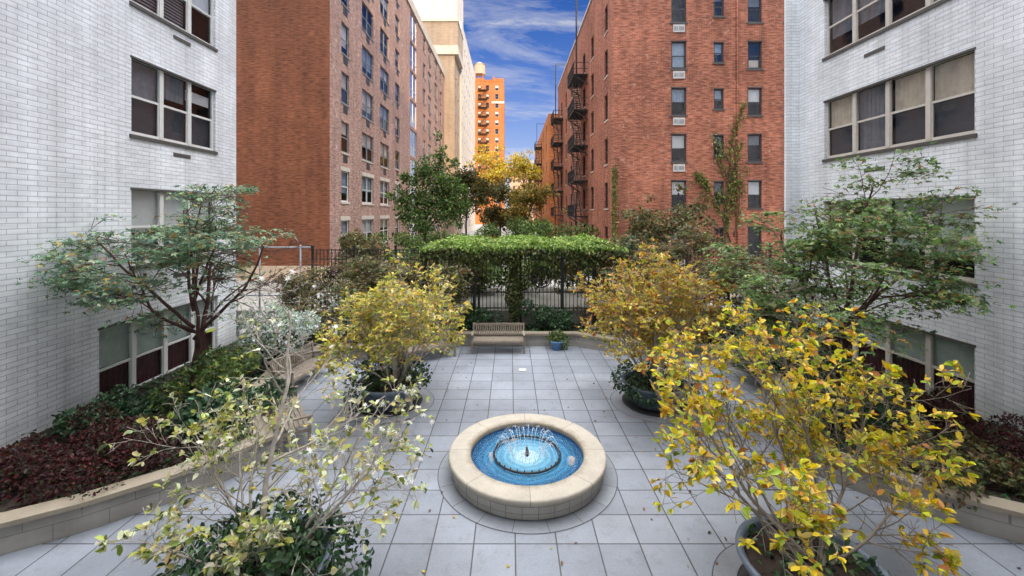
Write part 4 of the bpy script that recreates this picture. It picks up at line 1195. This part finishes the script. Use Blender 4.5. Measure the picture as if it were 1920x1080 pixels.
# left bed
wallL = lambda p: (p[:,0] > XL+.06) & (p[:,0] < -6.75 + 1.1*(np.abs(p[:,2]-4.2) < .18))
wallR = lambda p: p[:,0] < XR-.06
PL = dict(PT); PL['up'] = [.02,.012,-.012,0]; PL['kids'] = [6,5,4,0]
tree_plates(-7.9, 10.7, .35, 'green layered maple before the white wall at left', 31,
    [(0,0,0,-.10,-.05,1,3.2,.085),(0,0,1.3,.70,.05,1.05,3.2,.05),(0,0,1.6,-.45,-.75,.8,2.9,.045),(.1,0,1.1,.35,-.3,1.2,3.6,.045),(0,0,2.1,-.2,.3,1.2,2.8,.04),(0,0,1.5,-.3,-1.0,.6,2.6,.04),(0,0,2.2,.6,-.5,1.0,2.5,.04),(0,0,2.0,-.5,.1,1.1,2.6,.04)],
    MAPL, .125, 12, M['bark_red'], PL, (.19,.19,.035), ymin=wallL, keep=.46, group='layered maples in the side beds')
tree_plates(7.75, 9.9, .35, 'green layered maple before the white wall at right', 35,
    [(0,0,0,-.12,-.05,1,3.3,.09),(0,0,1.5,-.80,.1,.9,2.9,.05),(0,0,1.8,.45,-.5,1.0,2.9,.045),(0,0,1.4,-.45,.3,1.15,3.2,.045),(0,0,2.2,.05,-.2,1.2,2.9,.045),(0,0,1.4,-.3,-.9,.7,2.7,.045),(0,0,1.6,.5,.6,.9,2.6,.04),(0,0,1.2,-.8,-.4,.5,2.2,.04)],
    MAPG, .125, 13, M['bark_red'], PL, (.21,.21,.035), ymin=wallR, keep=.58, group='layered maples in the side beds')
# dark red-brown maples at the back
P2 = dict(PT); P2['kids'] = [5,4,3,0]
for (x,y,h,sd,lb_) in ((-5.75,15.9,2.8,51,'dark brown-leaved maple at the left end of the back planting'),(-3.75,16.1,2.9,52,'dark brown-leaved maple just left of the vine pergola'),
                       (5.55,16.1,3.3,53,'dark bronze-leaved maple just right of the vine pergola'),(7.25,15.9,3.0,54,'dark bronze-leaved maple at the right end of the back planting')):
    sts = []
    r_ = random.Random(sd)
    for k in range(6):
        a = k*1.05+r_.uniform(-.2,.2); sts.append((0,0,.05,.75*math.cos(a),.45*math.sin(a),1.0,h*r_.uniform(.8,1.0),.04))
    tree_plates(x, y, .35, lb_, sd, sts, MAPR, .13, 15, M['bark_dark'], P2, (.2,.2,.07), group='dark maples along the back fence')

def shrub(name, x, y, z, label, lobes, n, palette, size, seed, shape='leaf', spread=.22, group=None, cat='shrub', mat='leaf', stems=True):
    g = np.random.default_rng(seed)
    t = thing(name, label, cat, (x,y,z), 0, group)
    if stems:
        b = MB(); r_ = random.Random(seed)
        for L_ in lobes:
            for k in range(3):
                b.tube([(L_[0]*.15,L_[1]*.15,0),(L_[0]*.6+r_.uniform(-.1,.1),L_[1]*.6,L_[2]*.5),(L_[0]+r_.uniform(-.3,.3)*L_[3],L_[1]+r_.uniform(-.3,.3)*L_[4],L_[2]+.3*L_[5])], [.022,.015,.006], 5)
        b.build('stem', M['bark_dark'], t)
    P_, D_, N_, v = blob_leaves(g, n, lobes, spread)
    c = pal(n, palette, .25, g)
    leaves('foliage', P_, D_, N_, size*g.uniform(.65,1.25,n), c, M[mat], t, shape)
    return t
def lobes_rand(seed, k, ex, ey, z0, z1, r):
    q = random.Random(seed)
    return [(q.uniform(-ex,ex), q.uniform(-ey,ey), q.uniform(z0,z1), r*q.uniform(.7,1.25), r*q.uniform(.7,1.25), r*q.uniform(.55,1.0)) for _ in range(k)]
PALE = [((.55,.60,.56),4),((.42,.50,.44),3),((.68,.72,.70),3),((.24,.32,.22),2),((.36,.38,.16),1)]
RHO = [((.05,.105,.045),4),((.075,.15,.07),3),((.03,.06,.035),2.5),((.14,.22,.13),1.2)]
RED = [((.062,.014,.016),4),((.036,.011,.014),4),((.10,.022,.02),1.5),((.045,.05,.022),2)]
GRN = [((.10,.16,.05),3),((.16,.22,.06),2),((.06,.10,.035),3),((.26,.27,.07),1)]
shrub('shrub', -6.9, 12.3, .35, 'whitish-leaved shrub left of the far left planter', lobes_rand(61,9,1.15,.5,.6,1.7,.46), 3600, PALE, .10, 61)
shrub('shrub', -5.1, 14.9, .35, 'pale variegated shrub under the left end of the iron fence', lobes_rand(62,7,1.0,.4,.5,1.6,.42), 2200, PALE, .10, 62)
shrub('rhododendron', -5.9, 8.9, .35, 'dark glossy shrub just behind the tip of the left planter wall', lobes_rand(63,8,.7,.6,.15,.55,.38), 2200, RHO, .12, 63, mat='leaf_thick')
shrub('rhododendron', -7.0, 10.3, .35, 'mid green shrub at the foot of the left maple', lobes_rand(64,8,.7,.7,.25,.9,.42), 2000, GRN, .11, 64)
shrub('rhododendron', -8.5, 8.9, .35, 'dark evergreen shrub under the ground floor window at left', lobes_rand(65,7,.6,.9,.1,.35,.33), 1800, RHO, .10, 65, mat='leaf_thick')
shrub('barberry', -7.25, 7.6, .35, 'low dark red shrub in the near left bed', lobes_rand(66,17,1.35,.9,.1,.4,.40), 7000, RED, .065, 66, shape='rhomb')
shrub('barberry', -9.0, 6.3, .35, 'dark red shrub against the white wall in the near left bed', lobes_rand(67,9,.45,.8,.1,.35,.36), 3200, RED, .065, 67, shape='rhomb')
shrub('barberry', 8.9, 8.3, .35, 'low dark red shrub below the ground floor window at right', lobes_rand(68,12,.9,1.3,.1,.35,.38), 5000, RED, .065, 68, shape='rhomb')
shrub('shrub', 7.0, 9.4, .35, 'dark green layered shrub in front of the right maple', lobes_rand(69,9,.8,.7,.4,1.1,.45), 2600, RHO, .10, 69)
shrub('shrub', 7.6, 7.0, .35, 'brown and green shrub in the near right bed', lobes_rand(70,9,.7,.6,.0,.35,.35), 2200, MAPR, .09, 70)
shrub('shrub', 7.3, 12.2, .35, 'dark evergreen shrub behind the far right planter', lobes_rand(71,9,.8,.8,.3,1.1,.5), 2400, RHO, .11, 71)
shrub('shrub', 5.4, 14.9, .35, 'dark low shrub in the back right corner bed', lobes_rand(72,8,.9,.4,.2,.7,.4), 1800, RHO, .11, 72)
shrub('shrub', 8.6, 14.0, .35, 'dark green shrub before the right end of the iron fence', lobes_rand(73,8,.9,.5,.1,.5,.4), 1500, MAPG, .11, 73)
shrub('shrub', 1.35, 16.3, .35, 'dark bluish-green shrub behind the right end of the central bench', lobes_rand(74,9,.8,.25,.25,.9,.38), 2400, RHO, .10, 74)
shrub('shrub', -1.4, 16.4, .35, 'dark shrub behind the left end of the central bench', lobes_rand(75,8,.9,.2,.2,.65,.35), 2000, RHO, .10, 75)
shrub('holly', 6.35, 15.3, .35, 'nearly black upright shrub between the two bronze maples', lobes_rand(76,7,.25,.25,.3,1.9,.36), 1900, [((.02,.03,.02),3),((.035,.03,.02),2)], .10, 76)
# ground cover over the beds
g = np.random.default_rng(90)
pts = []
while len(pts) < 17000:
    x_, y_ = g.uniform(-9.5,10.3), g.uniform(5.2,17)
    if in_poly(x_, y_, polyb): pts.append((x_,y_,.34+abs(g.normal(0,.06))))
pts = np.array(pts); n = len(pts)
tag(leaves('ground_cover', pts, g.normal(0,1,(n,3))*np.array([1,1,.4]), g.normal(0,.4,(n,3))+np.array([0,0,1]), g.uniform(.07,.13,n), np.where((pts[:,0:1] < -7.0) & (pts[:,1:2] < 8.5), pal(n, RED, .3, g), pal(n, DKG, .3, g)), M['leaf'], None, 'leaf'), kind='stuff')
# trailing plant in a little blue pot by the back wall
t = thing('flower_pot', 'small blue pot standing against the back wall right of the central bench', 'pot', (1.62,15.1,0))
b = MB(); b.lathe([(0,.005),(.15,.005),(.21,.26),(.235,.28),(.235,.32),(.20,.32),(.19,.25),(0,.25)], 28); b.build('pot', M['pot_blue'], t)
shrub('trailing_plant', 1.66, 15.12, .3, 'green plant spilling out of the small blue pot', [(0,0,.15,.25,.22,.25),(.22,0,-.02,.2,.18,.28),(-.15,.02,.1,.2,.18,.2)], 520, GRN, .09, 77, cat='plant')
# vine on the pergola
g = np.random.default_rng(91)
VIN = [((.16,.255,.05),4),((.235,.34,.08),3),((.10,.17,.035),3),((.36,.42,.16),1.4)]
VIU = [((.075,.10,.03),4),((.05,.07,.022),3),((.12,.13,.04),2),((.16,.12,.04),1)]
vn = thing('climbing_vine', 'bright green vine forming a thick flat roof over the pergola', 'vine', (.31,17.6,3.32))
def taper(x): return np.clip((4.2-np.abs(x-.2))/1.3, .2, 1)
n = 12000
px_ = g.uniform(-3.7,4.1,n); py_ = g.uniform(-1.45,2.5,n)
top = (.30 + .07*np.sin(px_*2.3+1)+.06*np.sin(px_*5.1+py_*2)+.045*g.normal(0,1,n))*(.4+.6*taper(px_))
leaves('top_foliage', np.stack([px_,py_,top],1), g.normal(0,1,(n,3))*np.array([1,1,.5]), g.normal(0,.5,(n,3))+np.array([0,-.2,1]), g.uniform(.09,.16,n), pal(n, VIN, .2, g), M['leaf'], vn, 'leaf')
n = 9000
px_ = g.uniform(-3.7,4.1,n); drop = (.18*np.sin(px_*1.7+.5)+.16*np.sin(px_*4.3)+.1*np.sin(px_*9.1))
pz_ = g.uniform(0,1,n); zl = np.minimum(-.26+drop*1.1, -.02); zf_ = zl + pz_*(.30*(.5+.5*taper(px_))-zl)
pyf = -1.45 + g.normal(0,.10,n)
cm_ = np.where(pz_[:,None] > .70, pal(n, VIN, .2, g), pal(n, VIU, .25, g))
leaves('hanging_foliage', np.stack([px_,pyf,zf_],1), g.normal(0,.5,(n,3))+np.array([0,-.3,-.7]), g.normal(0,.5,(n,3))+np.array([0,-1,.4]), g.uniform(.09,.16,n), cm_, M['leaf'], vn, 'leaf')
n = 2200   # shoots twined through the pickets behind the frame
sx_ = np.repeat(g.uniform(-3.4,3.9,22), 100); sz_ = g.uniform(0,1,n)**1.6
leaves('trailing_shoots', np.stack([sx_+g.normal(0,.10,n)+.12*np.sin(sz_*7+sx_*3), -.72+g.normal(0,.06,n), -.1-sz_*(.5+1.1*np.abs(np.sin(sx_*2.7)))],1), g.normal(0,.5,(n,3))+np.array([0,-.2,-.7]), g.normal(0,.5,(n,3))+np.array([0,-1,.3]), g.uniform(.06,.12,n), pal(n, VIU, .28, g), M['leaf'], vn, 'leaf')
n = 2600
a_ = g.uniform(0,6.283,n); zc = g.uniform(-2.8,.1,n); rr_ = (.22+.12*np.sin(zc*3)+.10*np.clip(zc+.6,0,1)*3)*np.sqrt(g.uniform(.3,1,n))
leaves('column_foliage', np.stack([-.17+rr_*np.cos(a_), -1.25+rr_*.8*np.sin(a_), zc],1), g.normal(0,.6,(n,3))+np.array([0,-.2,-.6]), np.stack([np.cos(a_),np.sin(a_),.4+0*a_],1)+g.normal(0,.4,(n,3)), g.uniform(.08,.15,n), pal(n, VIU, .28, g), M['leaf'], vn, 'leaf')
b = MB()
for k in range(5):
    q = random.Random(k); b.tube([(-.17+q.uniform(-.06,.06),-1.25+q.uniform(-.06,.06),z) for z in np.linspace(-2.95,.3,8)], .025, 5)
b.build('stem', M['bark_dark'], vn)

# ---- beyond the fence
def far_tree(name, x, y, z, label, lobes, n, palette, size, seed, trunk, group='trees along the alley', bark=None, spread=.3):
    g = np.random.default_rng(seed); t = thing(name, label, 'tree', (x,y,z), 0, group); q = random.Random(seed)
    b = MB(); zt = trunk[0]; b.tube([(0,0,-.1),(q.uniform(-.1,.1),0,zt*.5),(0,0,zt)], [trunk[1],trunk[1]*.8,trunk[1]*.6], 8)
    for L_ in lobes: b.tube([(0,0,zt*q.uniform(.6,1)),(L_[0]*.5,L_[1]*.5,(zt+L_[2])*.5+.2),(L_[0],L_[1],L_[2]+.2)], [trunk[1]*.5,trunk[1]*.3,.02], 5)
    b.build('trunk', bark or M['bark_dark'], t)
    lobes = [tuple(L_) for L_ in lobes] + [(L_[0]+q.gauss(0,.75)*L_[3], L_[1]+q.gauss(0,.75)*L_[4], L_[2]+q.gauss(.1,.8)*L_[5], L_[3]*.42, L_[4]*.42, L_[5]*.36) for L_ in lobes for _k in range(4)]
    P_, D_, N_, v = blob_leaves(g, n, lobes, .42)
    leaves('crown', P_, D_, N_, size*g.uniform(.65,1.25,n), pal(n, palette, .25, g), M['leaf'], t, 'rhomb')
    return t
FG = [((.08,.135,.035),4),((.115,.19,.05),3),((.045,.085,.026),3),((.19,.24,.06),1.2)]
FY_ = [((.52,.40,.05),4),((.42,.34,.05),3),((.28,.26,.05),3),((.55,.34,.06),2)]
FD = [((.06,.075,.02),3),((.10,.08,.025),3),((.14,.10,.03),2),((.045,.05,.02),3)]
FO = [((.26,.19,.04),3),((.18,.17,.04),3),((.34,.20,.04),2),((.09,.11,.03),2)]
far_tree('alley_tree', -6.3, 31.5, .9, 'dense dark green tree before the left brick facade', [(-1.0,0,4.2,1.3,1.2,1.2),(.6,.2,5.3,1.4,1.2,1.4),(1.5,-.3,4.0,1.2,1.1,1.2),(.2,0,7.0,1.1,1.0,1.3),(-.3,-.5,3.2,1.3,1.1,.9),(1.9,.2,5.9,.9,.9,1.0),(-1.6,.1,5.2,.8,.8,.9),(2.4,0,4.6,1.0,.9,1.0),(1.2,.2,8.0,.5,.5,.9)], 7500, FG, .24, 101, (3.2,.12))
far_tree('alley_tree', -4.6, 45, .9, 'thin dark tree with brownish leaves behind the dense green tree', lobes_rand(102,11,1.9,1,4.5,9.6,1.15), 4200, FD, .30, 102, (5,.12))
far_tree('alley_tree', -1.6, 62, .9, 'tall yellow sunlit tree in front of the orange tower', lobes_rand(103,14,3.2,1.5,8.0,12.4,1.5), 5200, FY_, .36, 103, (8.5,.18), bark=M['bark_pale'])
far_tree('alley_tree', 2.0, 56, .9, 'yellow-green tree with open drooping branches against the sky', lobes_rand(104,12,1.5,1,5.5,10.5,.85), 2600, FY_, .32, 104, (6.5,.14))
far_tree('alley_tree', 1.6, 47, .9, 'low rust-coloured tree at the middle of the alley', lobes_rand(105,10,1.8,1,3,6.0,1.1), 4200, FO, .28, 105, (3,.12))
far_tree('alley_tree', -1.2, 50, .9, 'olive brown tree beneath the yellow tree', lobes_rand(106,10,1.6,1,3,7.8,1.2), 3800, FD, .30, 106, (3.5,.12))
far_tree('alley_tree', -7.9, 22.6, .9, 'brownish small tree at the corner of the blank gable', lobes_rand(107,7,.9,.5,1.4,2.6,.6), 2000, MAPR, .2, 107, (1.4,.06))
far_tree('alley_tree', 8.6, 22.5, .9, 'brown leaved tree at the foot of the red brick front', lobes_rand(108,10,1.7,.6,1.8,3.9,.75), 3400, MAPR, .2, 108, (1.8,.07))
for i,(x,y,w,d,h,lb_,pl) in enumerate(((3.4,30,2.9,1.2,3.6,'dark clipped hedge behind the pergola below the fire escape',FG),(1.6,36,1.8,1.2,3.9,'smaller dark green hedge farther down the alley',FG),(-4.2,25,3.6,1.4,2.6,'mixed olive shrubs in front of the dense green tree',GRN),(-.8,28,2.4,1.2,2.7,'reddish low shrubs at the middle of the alley',FO),(-7.2,28,2.0,1.2,3.0,'yellow-green shrubs along the left facade',GRN),(1.5,26.5,.7,.6,3.0,'blue-green conifer beyond the pergola',RHO))):
    lo = lobes_rand(120+i, 9, w*.7, d*.4, h*.3, h*.75, .6 if w > 1 else .4)
    if i in (0,1): lo = [(-w*.8+w*1.6*k/7,0,h-.9-.15*(k%2),.55,.5,.55) for k in range(8)]+[(-w*.8+w*1.6*k/5,0,h*.4,.6,.5,h*.4) for k in range(6)]
    shrub('hedge' if i in (0,1) else 'shrub', x, y, .9, lb_, lo, 3000, pl, .17, 130+i, 'rhomb', .2)
for i,(x,y,w,h,lb_,pl) in enumerate(((.4,21.5,2.6,2.4,'loose green shrubs just beyond the fence behind the pergola column',GRN),(4.0,21.0,2.4,2.4,'olive shrubs beyond the fence right of the pergola column',FD),(-3.6,20.6,2.4,2.2,'dark shrubs beyond the fence left of the pergola column',FD),
        (2.4,42,2.4,3.6,'olive bushes at the foot of the fire escapes',FO),(-2.6,38,2.6,3.2,'green bushes in the shade of the alley trees',FG),(.2,70,5.0,5.0,'broad yellow-green thicket closing the far end of the alley',FO),(-7.6,41,1.8,3.4,'dark bushes along the foot of the mauve facade',FG))):
    shrub('shrub', x, y, .9, lb_, lobes_rand(150+i, 10, w*.8, .9, h*.25, h*.75, .75 if y < 60 else 1.5), 3600, pl, .18 if y < 60 else .34, 160+i, 'rhomb', .25)
# ivy up the corner and vine on the red brick front
g = np.random.default_rng(95)
iv = thing('climbing_ivy', 'ivy climbing the near corner of the red brick block', 'ivy', (XQ, YQ, .9))
n = 1500; zc = 7.0*g.uniform(0,1,n)**2.2; wdt = .10+.9*np.clip((2.4-zc)/2.4,0,1)
leaves('foliage', np.stack([.1+wdt*g.uniform(-.9,1.6,n), -.10-np.abs(g.normal(0,.10,n))-.5*np.clip((2.2-zc)/2.2,0,1)*g.uniform(0,1,n), zc],1), g.normal(0,.6,(n,3))+np.array([0,-.3,-.4]), g.normal(0,.5,(n,3))+np.array([0,-1,.3]), g.uniform(.10,.18,n), pal(n, [((.16,.18,.04),3),((.24,.23,.07),2),((.08,.11,.03),2)], .25, g), M['leaf'], iv, 'rhomb')
shrub('shrub', 7.6, 25.6, .9, 'dark green ivy-covered bush beside the corner of the red brick block', [(0,0,2.2,.85,.6,.8),(-.5,0,1.2,.9,.6,1.0),(.7,0,2.7,.7,.5,.45),(1.4,0,2.5,.5,.4,.5)], 2400, RHO, .17, 141, 'rhomb', .2)
vv = thing('wall_vine', 'bare branching vine with green leaves flat on the red brick front', 'vine', (13.85, YQ, 1.0))
q = random.Random(5); lines = []; tw = []
PV = dict(jit=.05, up=[.02,.035,.04,.04], kids=[9,4,3,0], ratio=(.25,.5), ang=(25,60), maxlev=2, leaflev=1, seg=.2, rr=.55, rmin=.012, taper=.7); PV['from'] = [.2,.3,.3]
grow(q, (0,-.06,0), (-.05,0,1), 9.6, .06, 0, 2, lines, tw, PV); grow(q, (-.1,-.06,2.0), (-.35,0,1), 4.6, .04, 0, 2, lines, tw, PV); grow(q, (.1,-.06,2.4), (.3,0,1), 3.2, .04, 0, 1, lines, tw, PV)
fl_ = lambda p: Vector((p.x, -.05+p.y*.04, p.z))
lines = [([fl_(p) for p in a], b_, c) for a,b_,c in lines]
wood(lines, 'stem', plain('vine_bark', (.10,.075,.045), .9), vv, (0,0,0))
LP = []
for pts_, lev in tw:
    for p in pts_:
        for k in range(3):
            if q.random() < .75: LP.append((p.x+q.gauss(0,.10), -.10-abs(q.gauss(0,.04)), p.z+q.gauss(0,.13)))
LP = np.array(LP); n = len(LP)
leaves('foliage', LP, g.normal(0,.6,(n,3))+np.array([0,-.2,-.5]), g.normal(0,.4,(n,3))+np.array([0,-1,.2]), g.uniform(.10,.20,n), pal(n, [((.13,.17,.035),3),((.20,.22,.05),2),((.08,.10,.03),2)], .25, g), M['leaf'], vv, 'rhomb')

# fallen leaves on the paving
g = np.random.default_rng(97); pts = []
while len(pts) < 190:
    x_, y_ = g.uniform(-9,9.6), g.uniform(4.4,15.2)
    if not in_poly(x_,y_,polyb) and math.hypot(x_-FX,y_-FY) > 1.5: pts.append((x_,y_,.012))
for k in range(150):
    a = g.uniform(0,6.28); r_ = abs(g.normal(1.0,.5)); c = POTS[k % 4]
    if r_ > .85 : pts.append((c[0]+r_*math.cos(a), c[1]+r_*math.sin(a), .012))
pts = np.array(pts); n = len(pts)
tag(leaves('fallen_leaves', pts, g.normal(0,1,(n,3))*np.array([1,1,.1]), g.normal(0,.15,(n,3))+np.array([0,0,1]), g.uniform(.04,.08,n), pal(n, [((.25,.12,.05),3),((.12,.07,.04),3),((.42,.30,.06),1.5)], .25, g), M['leaf'], None, 'leaf'), kind='stuff')
